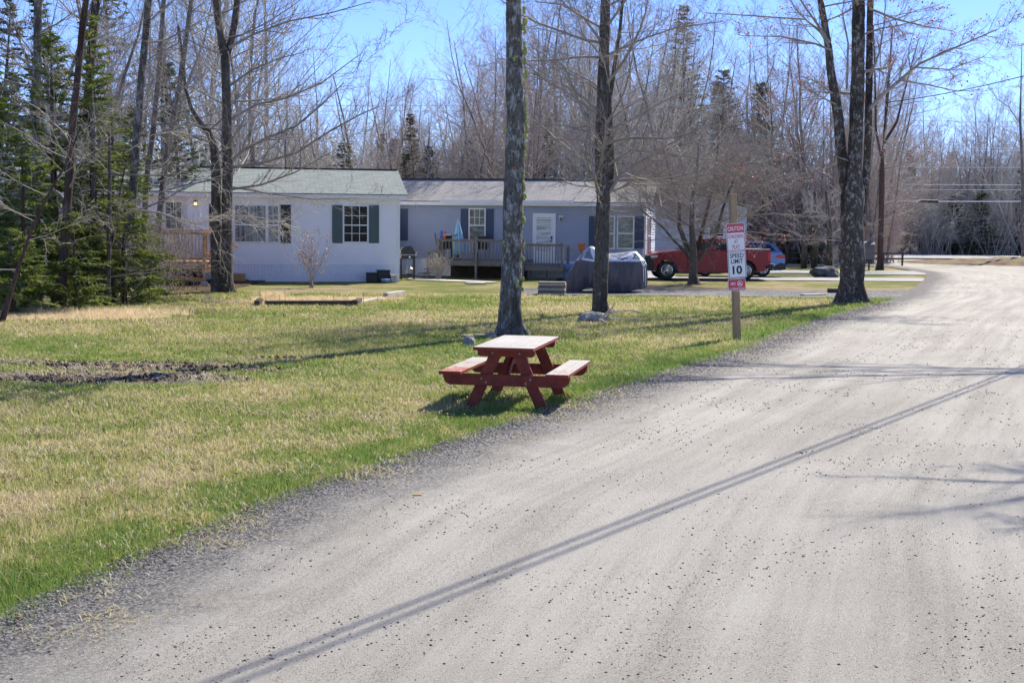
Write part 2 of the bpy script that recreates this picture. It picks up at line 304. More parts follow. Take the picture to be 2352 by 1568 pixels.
class MB:
    def __init__(s): s.v = []; s.f = []
    def add(s, vs, fs):
        b = len(s.v); s.v += [tuple(x) for x in vs]; s.f += [tuple(i + b for i in f) for f in fs]; return s
    def box(s, x0, x1, y0, y1, z0, z1):
        return s.add([(x0, y0, z0), (x1, y0, z0), (x1, y1, z0), (x0, y1, z0), (x0, y0, z1), (x1, y0, z1), (x1, y1, z1), (x0, y1, z1)],
                     [(0, 3, 2, 1), (4, 5, 6, 7), (0, 1, 5, 4), (1, 2, 6, 5), (2, 3, 7, 6), (3, 0, 4, 7)])
    def beam(s, a, b, w, h, up=(0, 0, 1)):      # rectangular bar from a to b
        a = Vector(a); b = Vector(b); d = (b - a).normalized(); up = Vector(up)
        sd_ = d.cross(up).normalized(); up = sd_.cross(d).normalized(); vs = []
        for p in (a, b):
            for q in ((-1, -1), (1, -1), (1, 1), (-1, 1)): vs.append(p + sd_ * q[0] * w / 2 + up * q[1] * h / 2)
        return s.add(vs, [(0, 1, 2, 3), (7, 6, 5, 4), (0, 4, 5, 1), (1, 5, 6, 2), (2, 6, 7, 3), (3, 7, 4, 0)])
    def prism(s, pts, y0, y1, axis='y', bev=0.0):      # pts in (x,z) extruded along y
        n = len(pts); vs = [(p[0], y0, p[1]) for p in pts] + [(p[0], y1, p[1]) for p in pts]
        if axis == 'x': vs = [(v[1], v[0], v[2]) for v in vs]
        if axis == 'z': vs = [(v[0], v[2], v[1]) for v in vs]
        return s.add(vs, [tuple(range(n)), tuple(range(2 * n - 1, n - 1, -1))] + [(i, i + n, (i + 1) % n + n, (i + 1) % n) for i in range(n)])
    def tube(s, pts, rad, k=8, cap=True):
        pts = [Vector(p) for p in pts]; rad = rad if hasattr(rad, '__len__') else [rad] * len(pts)
        b = len(s.v); n = len(pts); side = None
        for i, p in enumerate(pts):
            d = (pts[min(i + 1, n - 1)] - pts[max(i - 1, 0)]).normalized()
            ref = Vector((1, 0, 0)) if abs(d.z) > 0.8 else Vector((0, 0, 1))
            sx = d.cross(ref).normalized(); sy = d.cross(sx)
            for j in range(k):
                a = 2 * math.pi * j / k; s.v.append(tuple(p + (sx * math.cos(a) + sy * math.sin(a)) * rad[i]))
        for i in range(n - 1):
            for j in range(k): s.f.append((b + i * k + j, b + i * k + (j + 1) % k, b + (i + 1) * k + (j + 1) % k, b + (i + 1) * k + j))
        if cap: s.f.append(tuple(b + j for j in range(k))); s.f.append(tuple(b + (n - 1) * k + j for j in range(k - 1, -1, -1)))
        return s
    def lathe(s, prof, k=24, axis='z', c=(0, 0, 0)):
        b = len(s.v); n = len(prof)
        for (r, h) in prof:
            for j in range(k):
                a = 2 * math.pi * j / k; x, y = r * math.cos(a), r * math.sin(a)
                p = (x, y, h) if axis == 'z' else (x, h, y)
                s.v.append((p[0] + c[0], p[1] + c[1], p[2] + c[2]))
        for i in range(n - 1):
            for j in range(k): s.f.append((b + i * k + j, b + i * k + (j + 1) % k, b + (i + 1) * k + (j + 1) % k, b + (i + 1) * k + j))
        s.f.append(tuple(b + j for j in range(k))); s.f.append(tuple(b + (n - 1) * k + j for j in range(k - 1, -1, -1)))
        return s
    def build(s, name, mat, parent=None, smooth=False, bevel=0.0, seg=1):
        me = bpy.data.meshes.new(name); me.from_pydata(s.v, [], s.f); me.update()
        bm = bmesh.new(); bm.from_mesh(me); bmesh.ops.recalc_face_normals(bm, faces=bm.faces)
        if bevel:
            ed = [e for e in bm.edges if len(e.link_faces) == 2 and e.calc_face_angle(0) > 0.5]
            bmesh.ops.bevel(bm, geom=ed, offset=bevel, segments=seg, affect='EDGES', clamp_overlap=True)
        bm.to_mesh(me); bm.free()
        if smooth == 'auto':
            me.shade_smooth(); me.set_sharp_from_angle(angle=R(35)); smooth = False
        return link_mesh(me, name, mat, parent, smooth)

def np_mesh(name, V, F, mat, parent=None, smooth=False, attrs=None):
    me = bpy.data.meshes.new(name); V = np.asarray(V, dtype=np.float32); F = np.asarray(F, dtype=np.int32)
    nv, nf, k = len(V), len(F), F.shape[1]
    me.vertices.add(nv); me.vertices.foreach_set('co', V.ravel()); me.loops.add(nf * k); me.loops.foreach_set('vertex_index', F.ravel())
    me.polygons.add(nf); me.polygons.foreach_set('loop_start', np.arange(0, nf * k, k, dtype=np.int32))
    me.update(calc_edges=True)
    for an, av in (attrs or {}).items():
        at = me.attributes.new(an, 'FLOAT', 'POINT'); at.data.foreach_set('value', np.asarray(av, dtype=np.float32))
    return link_mesh(me, name, mat, parent, smooth)

class Tubes:                                    # many thin tubes batched into one mesh
    def __init__(s): s.d = {}
    def add(s, pts, rad, k=3): s.d.setdefault((len(pts), k), []).append((pts, rad))
    def arrays(s):
        VS, FS, b = [], [], 0
        for (n, k), L in s.d.items():
            P = np.array([[tuple(p) for p in a] for a, _ in L]); Rr = np.array([r for _, r in L]); N = len(L)
            T = np.empty_like(P); T[:, 1:-1] = P[:, 2:] - P[:, :-2] if n > 2 else 0; T[:, 0] = P[:, 1] - P[:, 0]; T[:, -1] = P[:, -1] - P[:, -2]
            T /= np.linalg.norm(T, axis=2, keepdims=True) + 1e-9
            ref = np.zeros((N, 1, 3)); a0 = np.abs(P[:, -1, 2] - P[:, 0, 2]) > 0.7 * np.linalg.norm(P[:, -1] - P[:, 0], axis=1)
            ref[a0, 0, 0] = 1; ref[~a0, 0, 2] = 1
            A = np.cross(T, np.broadcast_to(ref, T.shape)); A /= np.linalg.norm(A, axis=2, keepdims=True) + 1e-9; B = np.cross(T, A)
            an = np.arange(k) * 2 * np.pi / k
            V = P[:, :, None, :] + Rr[:, :, None, None] * (np.cos(an)[None, None, :, None] * A[:, :, None, :] + np.sin(an)[None, None, :, None] * B[:, :, None, :])
            idx = np.arange(N * n * k).reshape(N, n, k) + b
            a_ = idx[:, :-1, :]; b_ = idx[:, 1:, :]; Fq = np.stack([a_, np.roll(a_, -1, 2), np.roll(b_, -1, 2), b_], -1).reshape(-1, 4)
            VS.append(V.reshape(-1, 3)); FS.append(Fq); b += N * n * k
        return np.concatenate(VS), np.concatenate(FS)
    def build(s, name, mat, parent=None, smooth=True):
        if not s.d: return None
        V, F = s.arrays(); return np_mesh(name, V, F, mat, parent, smooth)

def rndv(r): return Vector((r.gauss(0, 1), r.gauss(0, 1), r.gauss(0, 1)))
def grow(T, p, d, L, r, lv, cf, rg, tips=None):
    n = cf['seg'][lv]; pts = [p.copy()]; rad = [r]; dirs = []; q = p.copy(); d = d.normalized(); end = cf.get('end', 0.25)
    for i in range(n):
        d = (d + rndv(rg) * cf['wig'][lv] + Vector((0, 0, cf['up'][lv]))).normalized(); q = q + d * (L / n)
        pts.append(q.copy()); dirs.append(d.copy()); rad.append(r * (1 - (1 - end) * (i + 1) / n))
    T.add(pts, rad, cf['sides'][lv])
    if lv + 1 >= len(cf['seg']):
        if tips is not None: tips.append(q.copy())
        return
    nc = cf['n'][lv]; nc = max(1, int(nc * (0.75 + 0.5 * rg.random())))
    for j in range(nc):
        tt = cf['t0'][lv] + (1 - cf['t0'][lv]) * (j + rg.random()) / nc; fi = min(n - 1, int(tt * n)); fr = tt * n - fi
        pp = pts[fi].lerp(pts[fi + 1], min(1, fr)); dd = dirs[fi]
        ax = dd.cross(rndv(rg)).normalized(); ang = R(cf['ang'][lv]) * (0.7 + 0.6 * rg.random())
        cdv = (Matrix.Rotation(ang, 3, ax) @ dd)
        cl = L * cf['ratio'][lv] * (1.15 - 0.75 * tt) * (0.7 + 0.6 * rg.random())
        grow(T, pp, cdv, cl, max(cf['rmin'], (rad[fi]) * cf['rr'][lv]), lv + 1, cf, rg, tips)

def lumpy_trunk(path, radii, k=14, amp=0.06, seed=0, sub=5, flare=True):
    """one continuous trunk with an uneven outline"""
    P = []; Rr = []
    for i in range(len(path) - 1):
        for j in range(sub):
            f = j / sub; P.append(Vector(path[i]).lerp(Vector(path[i + 1]), f)); Rr.append(radii[i] * (1 - f) + radii[i + 1] * f)
    P.append(Vector(path[-1])); Rr.append(radii[-1])
    m_ = MB(); n = len(P)
    for i, p in enumerate(P):
        d = (P[min(i + 1, n - 1)] - P[max(i - 1, 0)]).normalized(); sx = d.cross(Vector((0, 1, 0))).normalized(); sy = d.cross(sx)
        for j in range(k):
            a = 2 * math.pi * j / k; c, s_ = math.cos(a), math.sin(a)
            nz = mnoise.noise(Vector((c * 1.1 + seed * 7.3, s_ * 1.1, p.z * 1.6))) + 0.6 * mnoise.noise(Vector((c * 3 + seed, s_ * 3, p.z * 5)))
            rr = Rr[i] * (1 + amp * 1.8 * nz)
            if flare and p.z - P[0].z < 0.7:
                h = max(0, 1 - (p.z - P[0].z) / 0.7); rr *= 1 + h * h * (0.32 + 0.25 * math.sin(4 * a + seed) + .12 * math.sin(7 * a))
            m_.v.append(tuple(p + (sx * c + sy * s_) * rr))
    for i in range(n - 1):
        for j in range(k): m_.f.append((i * k + j, i * k + (j + 1) % k, (i + 1) * k + (j + 1) % k, (i + 1) * k + j))
    m_.f.append(tuple(range((n - 1) * k, n * k)))
    return m_, P, Rr

# ---------------------------------------------------------------- the setting
EY = np.array([-10, 0, 7.67, 11.1, 14.6, 18.5, 25, 31.3, 39.2, 44, 52, 58.8, 66, 75, 84, 92.])
EX = np.array([-8, -5.1, -2.88, -1.9, -.36, 1.32, 4.2, 6.7, 10.3, 12.6, 15.4, 17.9, 20, 20.8, 19, 16.])
def xedge(y): return np.interp(y, EY, EX)
def edge_d(x, y): return (xedge(y) - x) * 0.9
def bands(a):                              # piecewise spacing
    out = []
    for (lo, hi, st) in a: out += list(np.arange(lo, hi, st))
    return np.array(out + [a[-1][1]])
rg = random.Random(5); nr = np.random.default_rng(5)

def dryf(y): return 0.16 * np.exp(-((y - 11.5) / 3.5) ** 2) - 0.30 * np.exp(-((y - 22) / 7.0) ** 2)
def ground():
    xs = bands([(-400, -60, 40), (-60, -14, 2), (-14, 14, 0.28), (14, 60, 2), (60, 400, 40)])
    ys = bands([(-40, 4, 2), (4, 34, 0.25), (34, 60, 0.8), (60, 120, 4), (120, 900, 60)])
    X, Y = np.meshgrid(xs, ys); Z = np.zeros_like(X) - 0.03
    for i in range(len(ys)):
        if 4 <= ys[i] < 60:
            for j in range(len(xs)):
                if -14 <= xs[j] <= 14: Z[i, j] += 0.028 * mnoise.noise(Vector((xs[j] * 1.3, ys[i] * 1.3, 0))) 
    nx, ny = len(xs), len(ys); idx = np.arange(nx * ny).reshape(ny, nx)
    F = np.stack([idx[:-1, :-1], idx[:-1, 1:], idx[1:, 1:], idx[1:, :-1]], -1).reshape(-1, 4)
    E = np.where(Y < 48, np.clip(edge_d(X, Y), -3, 30), 6.0)
    dry = np.exp(-((X + 8) ** 2 / 14 + (Y - 28) ** 2 / 12)) * 1.1 + np.exp(-((Y - 39.5) ** 2) / 5.0) * (X > 0) * 1.3 + np.exp(-((Y - 48.8) ** 2) / 1.2) * (X > 2) * 1.5 + dryf(Y)
    o = np_mesh('lawn', np.stack([X, Y, Z], -1).reshape(-1, 3), F, 'lawn', attrs={'edge': E.ravel(), 'dry': dry.ravel()}, smooth=True)
    tag(o, kind='structure')
ground()

def road():
    ys = bands([(-10, 50, 0.5), (50, 92, 2)]); ss = bands([(-0.05, 3, 0.3), (3, 14, 1.0)])
    V = []; S = []; A = []
    for y in ys:
        for k, s_ in enumerate(ss):
            rag = 0.22 * mnoise.noise(Vector((0, y * 1.7, 3))) + 0.12 * mnoise.noise(Vector((0, y * 6, 9))) if k == 0 else 0
            x = float(xedge(y)) + s_ + rag
            V.append((x, y, 0.002 + 0.035 * math.sin(min(1, max(0, s_) / 14) * math.pi) ** 0.7 * (1 if y < 80 else 0.2))); S.append(s_); A.append(y)
    nx, ny = len(ss), len(ys); idx = np.arange(nx * ny).reshape(ny, nx)
    F = np.stack([idx[:-1, :-1], idx[:-1, 1:], idx[1:, 1:], idx[1:, :-1]], -1).reshape(-1, 4)
    tag(np_mesh('gravel_road', V, F, 'gravel_road', attrs={'side': S, 'along': A}, smooth=True), kind='structure')
road()
def ragged_sheet(name, pts, z, mat, amp=0.25, step=0.6):
    P = []
    n = len(pts)
    for i in range(n):
        a = Vector((*pts[i], 0)); b = Vector((*pts[(i + 1) % n], 0)); k = max(1, int((b - a).length / step)); nrm = Vector((-(b - a).y, (b - a).x, 0)).normalized()
        for j in range(k):
            p = a.lerp(b, j / k); p += nrm * amp * mnoise.noise(Vector((p.x * 1.1, p.y * 1.1, i))); P.append((p.x, p.y, z))
    m_ = MB(); m_.add(P, [tuple(range(len(P)))]); return m_.build(name, mat)
tag(ragged_sheet('driveway', [(0.0, 43.0), (5, 43.1), (11.5, 43.0), (13.2, 41.0), (15.5, 44), (16.2, 50), (14.3, 48.6), (11, 47.4), (5, 47.4), (0, 47.0)], 0.0, 'gravel_grey'), kind='structure')
tag(ragged_sheet('asphalt_driveway', [(3.0, 55.6), (9, 55.8), (17.2, 56.2), (18.0, 59.8), (9, 59.2), (3.0, 58.8)], 0.0, 'asphalt_pale', 0.1), kind='structure')
tag(ragged_sheet('concrete_driveway', [(6.0, 64.2), (20.2, 63.6), (20.6, 69), (6.0, 67.4)], 0.0, 'asphalt_pale', 0.1), kind='structure')
tag(ragged_sheet('gravel_junction', [(4, 79), (19.5, 76.5), (22, 74), (36, 72), (60, 72), (60, 92), (21.6, 91.5), (4, 90)], 0.006, 'asphalt_pale', 0.3), kind='structure')
m_ = MB(); m_.box(-150, 150, 92.2, 103, -0.2, 0.10); tag(m_.build('paved_road', 'asphalt_pale'), kind='structure')
m_ = MB(); m_.box(-150, 150, 93.0, 93.14, 0.10, 0.106); tag(m_.build('road_edge_line', 'trim_white'), kind='structure')
# forest floor beyond the lots
m_ = MB(); 
for (x0, x1, y0, y1, z) in ((-200, -9.2, 37.5, 92, 0.012), (-200, 200, 103.3, 240, 0.02), (-9.2, 9, 66, 92, 0.012)): m_.box(x0, x1, y0, y1, -0.3, z)
tag(m_.build('forest_floor', 'forest_floor'), kind='structure')
def mound(name, cx, cy, rx, ry, h, mat, seed=0, amp=0.5, n=46, rot=0, base=-0.06, fr=1.6):
    V = []; 
    for i in range(n):
        for j in range(n):
            a = i / (n - 1) * 2 - 1; b = j / (n - 1) * 2 - 1; rr = math.sqrt(a * a + b * b)
            f = max(0, 1 - rr ** 2); x = a * rx; y = b * ry; xr = x * math.cos(rot) - y * math.sin(rot); yr = x * math.sin(rot) + y * math.cos(rot)
            z = base + h * f + amp * h * (mnoise.noise(Vector((xr * fr + seed, yr * fr, 0))) + 0.6 * mnoise.noise(Vector((xr * fr * 3.3, yr * fr * 3.3, seed)))) * (0.4 + f)
            V.append((cx + xr, cy + yr, z if rr < 1 else base - 0.2))
    idx = np.arange(n * n).reshape(n, n); F = np.stack([idx[:-1, :-1], idx[1:, :-1], idx[1:, 1:], idx[:-1, 1:]], -1).reshape(-1, 4)
    return np_mesh(name, V, F, mat, smooth=True)
tag(mound('planted_island', 33, 83.5, 10.5, 8.0, 0.42, 'mulch', 2, 0.35, base=-0.1, fr=0.8), kind='structure')
p = G(250, 866); tag(mound('bare_mud', p.x - 0.1, p.y + 0.1, 2.5, 1.0, 0.03, 'mud', 4, 1.3, base=-0.03, n=90, fr=2.6), kind='structure')
p = G(330, 843); tag(mound('bare_mud', p.x, p.y + .4, 2.0, 0.55, 0.03, 'mud', 9, 1.3, base=-0.025, n=80, rot=0.1, fr=2.6), kind='structure')
p = G(620, 826); tag(mound('bare_mud', p.x, p.y, 0.75, 0.35, 0.05, 'mud', 12, 1.0, base=-0.045, n=40), kind='structure')
p = G(70, 832); tag(mound('bare_mud', p.x, p.y, 1.3, 0.5, 0.05, 'mud', 15, 1.0, base=-0.045, n=40), kind='structure')
p = G(690, 818); tag(mound('bare_mud', p.x, p.y, 0.9, 0.25, 0.04, 'mud', 23, 1.0, base=-0.04, n=40), kind='structure')
p = G(560, 850); tag(mound('bare_mud', p.x, p.y, 1.1, 0.28, 0.05, 'mud', 19, 1.0, base=-0.05, n=40, rot=0.15), kind='structure')

def clods():
    r = np.random.default_rng(31); X = []; Y = []
    for (u, v, a, b, n) in ((170, 872, 1.0, .3, 420), (300, 868, 1.3, .4, 260), (360, 842, 1.5, .3, 160), (70, 838, 1.0, .25, 90), (480, 852, .8, .25, 90), (600, 845, .9, .2, 60), (660, 822, .8, .15, 50), (330, 835, 1.6, .2, 120)):
        q = G(u, v); X.append(q.x + a * r.normal(0, .5, n)); Y.append(q.y + b * r.normal(0, .5, n))
    X = np.concatenate(X); Y = np.concatenate(Y); return X, Y, r
grass_later = clods
# grass blades (nobody could count them)
MUD = [(G(250, 866), 2.5, 1.05), (G(330, 843), 2.1, .7), (G(620, 826), .7, .3), (G(70, 832), 1.3, .4), (G(560, 850), 1.1, .28)]
def blades(N, lo, hi, seed):
    r = np.random.default_rng(seed)
    y = r.uniform(lo, hi, N); x = r.uniform(-0.41, 0.41, N) * y
    e = edge_d(x, y); keep = (e > r.normal(0.04, 0.14, N)) & ((y < 42.6) | (r.random(N) < 0.0))
    for (p_, a, b) in MUD: keep &= (((x - p_.x) / a) ** 2 + ((y - p_.y) / b) ** 2 > r.uniform(0.5, 1.1, N))
    x, y, e = x[keep], y[keep], e[keep]; n = len(x)
    # tufts: pull blades towards clump centres
    cl = np.array([mnoise.noise(Vector((float(a) * 2.3, float(b) * 2.3, 5.0))) for a, b in zip(x, y)]); cs = np.array([mnoise.noise(Vector((float(a) * 9, float(b) * 9, 1.0))) for a, b in zip(x, y)])
    k2 = r.random(n) < np.clip(0.72 + 1.0 * cs + 0.25 * cl + 0.4 * (e < 0.9), 0.25, 1); x, y, e, cl, cs = x[k2], y[k2], e[k2], cl[k2], cs[k2]; n = len(x)
    h = (0.022 + 0.026 * r.random(n)) * (1 + 0.8 * np.clip(cl, -0.6, 1) + 0.8 * cs) * (1 + 0.45 * np.clip(1.1 - e, 0, 1) * (cs > -.2)) * np.clip(y / 16, 0.9, 1.5)
    wd = (0.0026 + 0.0028 * r.random(n)) * np.clip(y / 9, 0.8, 4.0)
    az = r.uniform(0, 2 * np.pi, n); lean = np.abs(r.normal(0.4, 0.8, n)) * h * 1.5; a2 = r.uniform(0, 2 * np.pi, n)
    rnd = r.random(n) ** 1.2
    lng = (rnd > 0.8); lean = np.where(lng, lean * 1.9, lean); h = np.where(lng, h * 0.85, h)
    b0 = np.stack([x - np.cos(az) * wd, y - np.sin(az) * wd, np.full(n, -0.045)], 1); b1 = np.stack([x + np.cos(az) * wd, y + np.sin(az) * wd, np.full(n, -0.045)], 1)
    tip = np.stack([x + np.cos(a2) * lean, y + np.sin(a2) * lean, h * 0.95], 1)
    mid0 = (b0 * 0.55 + tip * 0.45) + np.array([0, 0, 1.0]) * (h * 0.16)[:, None]; mid1 = (b1 * 0.55 + tip * 0.45) + np.array([0, 0, 1.0]) * (h * 0.16)[:, None]
    V = np.stack([b0, b1, mid1, mid0, tip, tip], 1).reshape(-1, 3); i = np.arange(n)[:, None] * 6
    F = np.concatenate([i + np.array([[0, 1, 2]]), i + np.array([[0, 2, 3]]), i + np.array([[3, 2, 4]])])
    o = np_mesh('grass', V, F, 'grass_blade', attrs={'edge': np.repeat(np.clip(e, -3, 30), 6), 'rnd': np.repeat(rnd, 6), 'dry': np.repeat(dryf(y), 6)})
    return tag(o, 'short mixed green and straw coloured grass covering the lawn', 'grass', kind='stuff')
blades(620000, 6.0, 26.0, 1)
blades(260000, 26.0, 43.0, 2).name = 'grass.001'
def dead_blades(N, seed):
    r = np.random.default_rng(seed); y = r.uniform(6, 36, N); x = r.uniform(-0.41, 0.41, N) * y; e = edge_d(x, y)
    nz = np.array([mnoise.noise(Vector((float(a) * 1.1, float(b) * 1.1, 8.0))) + .7 * mnoise.noise(Vector((float(a) * 5, float(b) * 5, 3.0))) for a, b in zip(x, y)])
    k = ((e > 0.05) & (r.random(N) < np.clip(.32 + 1.3 * nz, 0.02, 1) * np.clip(e + .25, .12, 1))) | ((e > -.95) & (e < 0.05) & (r.random(N) < np.clip(1.6 * nz - .10, 0, .8)))
    x, y, e = x[k], y[k], e[k]; n = len(x); L_ = r.uniform(.035, .11, n); wd = r.uniform(.0016, .0036, n) * np.clip(y / 9, 1, 3); a = r.uniform(0, 2 * np.pi, n); hz = r.uniform(.008, .05, n) * np.clip(e + 1, .2, 1)
    px_, py_ = -np.sin(a) * wd, np.cos(a) * wd; c0 = np.stack([x, y, np.where(e > 0, .0, .006)], 1); d_ = np.stack([np.cos(a) * L_, np.sin(a) * L_, hz], 1); off = np.stack([px_, py_, np.zeros(n)], 1); md = c0 + d_ * .5 + np.stack([np.zeros(n), np.zeros(n), hz * .5], 1)
    V = np.stack([c0 - off, c0 + off, md + off, md - off, c0 + d_], 1).reshape(-1, 3); i = np.arange(n)[:, None] * 5; F = np.concatenate([i + np.array([[0, 1, 2]]), i + np.array([[0, 2, 3]]), i + np.array([[3, 2, 4]])])
    return tag(np_mesh('dead_grass', V, F, 'straw_blade', attrs={'rnd': np.repeat(r.random(n), 5)}), 'pale dead grass blades lying through the lawn and along its ragged edge', 'dead grass', kind='stuff')
dead_blades(230000, 21)

def stones(name, x, y, z, size, mat, seed, label, cat, flat=0.6):
    r = np.random.default_rng(seed); n = len(x)
    base = np.array([[1, 0, 0], [0, 1, 0], [-1, 0, 0], [0, -1, 0], [0, 0, 1], [0, 0, -1], [.62, .62, .45], [-.6, .6, .5]], float)[:6]
    fc = np.array([[0, 1, 4], [1, 2, 4], [2, 3, 4], [3, 0, 4], [1, 0, 5], [2, 1, 5], [3, 2, 5], [0, 3, 5]])
    V = base[None] * (1 + r.uniform(-0.35, 0.35, (n, 6, 3))); a = r.uniform(0, 6.28, n); c, s_ = np.cos(a), np.sin(a)
    X = V[..., 0] * c[:, None] - V[..., 1] * s_[:, None]; Y = (V[..., 0] * s_[:, None] + V[..., 1] * c[:, None]) * 0.75; Z = V[..., 2] * flat
    V = np.stack([X * size[:, None] + x[:, None], Y * size[:, None] + y[:, None], Z * size[:, None] + z[:, None]], -1).reshape(-1, 3)
    F = (fc[None] + np.arange(n)[:, None, None] * 6).reshape(-1, 3)
    o = np_mesh(name, V, F, mat, attrs={'rnd': np.repeat(r.random(n), 6)})
    return tag(o, label, cat, kind='stuff')
X_c, Y_c, r_c = clods(); stones('soil_clods', X_c, Y_c, np.full(len(X_c), .02), .009 + .034 * r_c.random(len(X_c)) ** 2, 'soil_dark', 32, 'dark lumps of turned soil on the bare muddy patch of lawn', 'soil', .8)
N = 85000; y = nr.uniform(5.5, 40, N) ** 1.0; s_ = np.abs(nr.normal(0.0, 0.62, N)) - 0.14; x = xedge(y) + s_
k = (np.abs(x) < 0.41 * y + 0.5) & (nr.random(N) < 12 / y + 0.25); x, y, s_ = x[k], y[k], s_[k]
stones('roadside_gravel', x, y, np.full(len(x), 0.006), (0.0035 + .013 * nr.random(len(x)) ** 2) * np.clip(y / 12, 0.9, 1.8), 'pebble', 3, 'loose dark grey crushed stone along the edge of the lawn', 'gravel')
N = 75000; y = nr.uniform(6, 34, N); x = nr.uniform(-0.4, 0.42, N) * y; k = (x > xedge(y) + 0.5); x, y = x[k], y[k]
cl = np.array([mnoise.noise(Vector((float(a) * 0.9, float(b) * 0.9, 2.0))) for a, b in zip(x, y)]); k = nr.random(len(x)) < np.clip(0.26 + 1.7 * cl, 0.05, 1); x, y = x[k], y[k]
zz = 0.004 + 0.035 * np.sin(np.clip((x - xedge(y)) / 14, 0, 1) * np.pi) ** 0.7
stones('loose_pebbles', x, y, zz, (0.0022 + 0.0095 * nr.random(len(x)) ** 5) * np.clip(y / 12, 1, 1.5), 'pebble_brown', 4, 'small dark brown stones lying loose on the pale gravel road', 'pebbles')
N = 2200; y = nr.uniform(6.5, 40, N); x = nr.uniform(-0.41, 0.3, N) * y; k = (edge_d(x, y) > -0.4) & (nr.random(N) < np.clip((-x + 4) / 9, 0.12, 1)); x, y = x[k], y[k]
stones('dead_leaves', x, y, np.full(len(x), 0.035), nr.uniform(0.010, 0.028, len(x)), 'leaf_dead', 6, 'scattered curled brown leaves lying in the lawn', 'leaves', 0.3)

# ---------------------------------------------------------------- houses
def siding(mb, x0, x1, z0, z1, y, course=0.115, axis='x', sgn=-1, d0=0.028, d1=0.002):
    n = max(1, round((z1 - z0) / course)); c = (z1 - z0) / n; prof = []
    for i in range(n): prof += [(z0 + i * c, d0), (z0 + (i + 1) * c, d1)]
    V = []; F = []
    for i, (z, d) in enumerate(prof):
        for x in (x0, x1): V.append((x, y + sgn * d, z) if axis == 'x' else (y + sgn * d, x, z))
    for i in range(len(prof) - 1): F.append((2 * i, 2 * i + 1, 2 * i + 3, 2 * i + 2))
    mb.add(V, F)
def ribs(mb, x0, x1, z0, z1, y, pitch=0.12, sgn=-1, axis='x'):
    x = x0; V = []; 
    while x < x1:
        for xx, d in ((x, 0.0), (x + pitch * .12, 0.012), (x + pitch * .88, 0.012), (x + pitch, 0.0)):
            for z in (z0, z1): V.append((min(xx, x1), y + sgn * d, z) if axis == 'x' else (y + sgn * d, min(xx, x1), z))
        x += pitch
    mb.add(V, [(2 * i, 2 * i + 2, 2 * i + 3, 2 * i + 1) for i in range(len(V) // 2 - 1)])
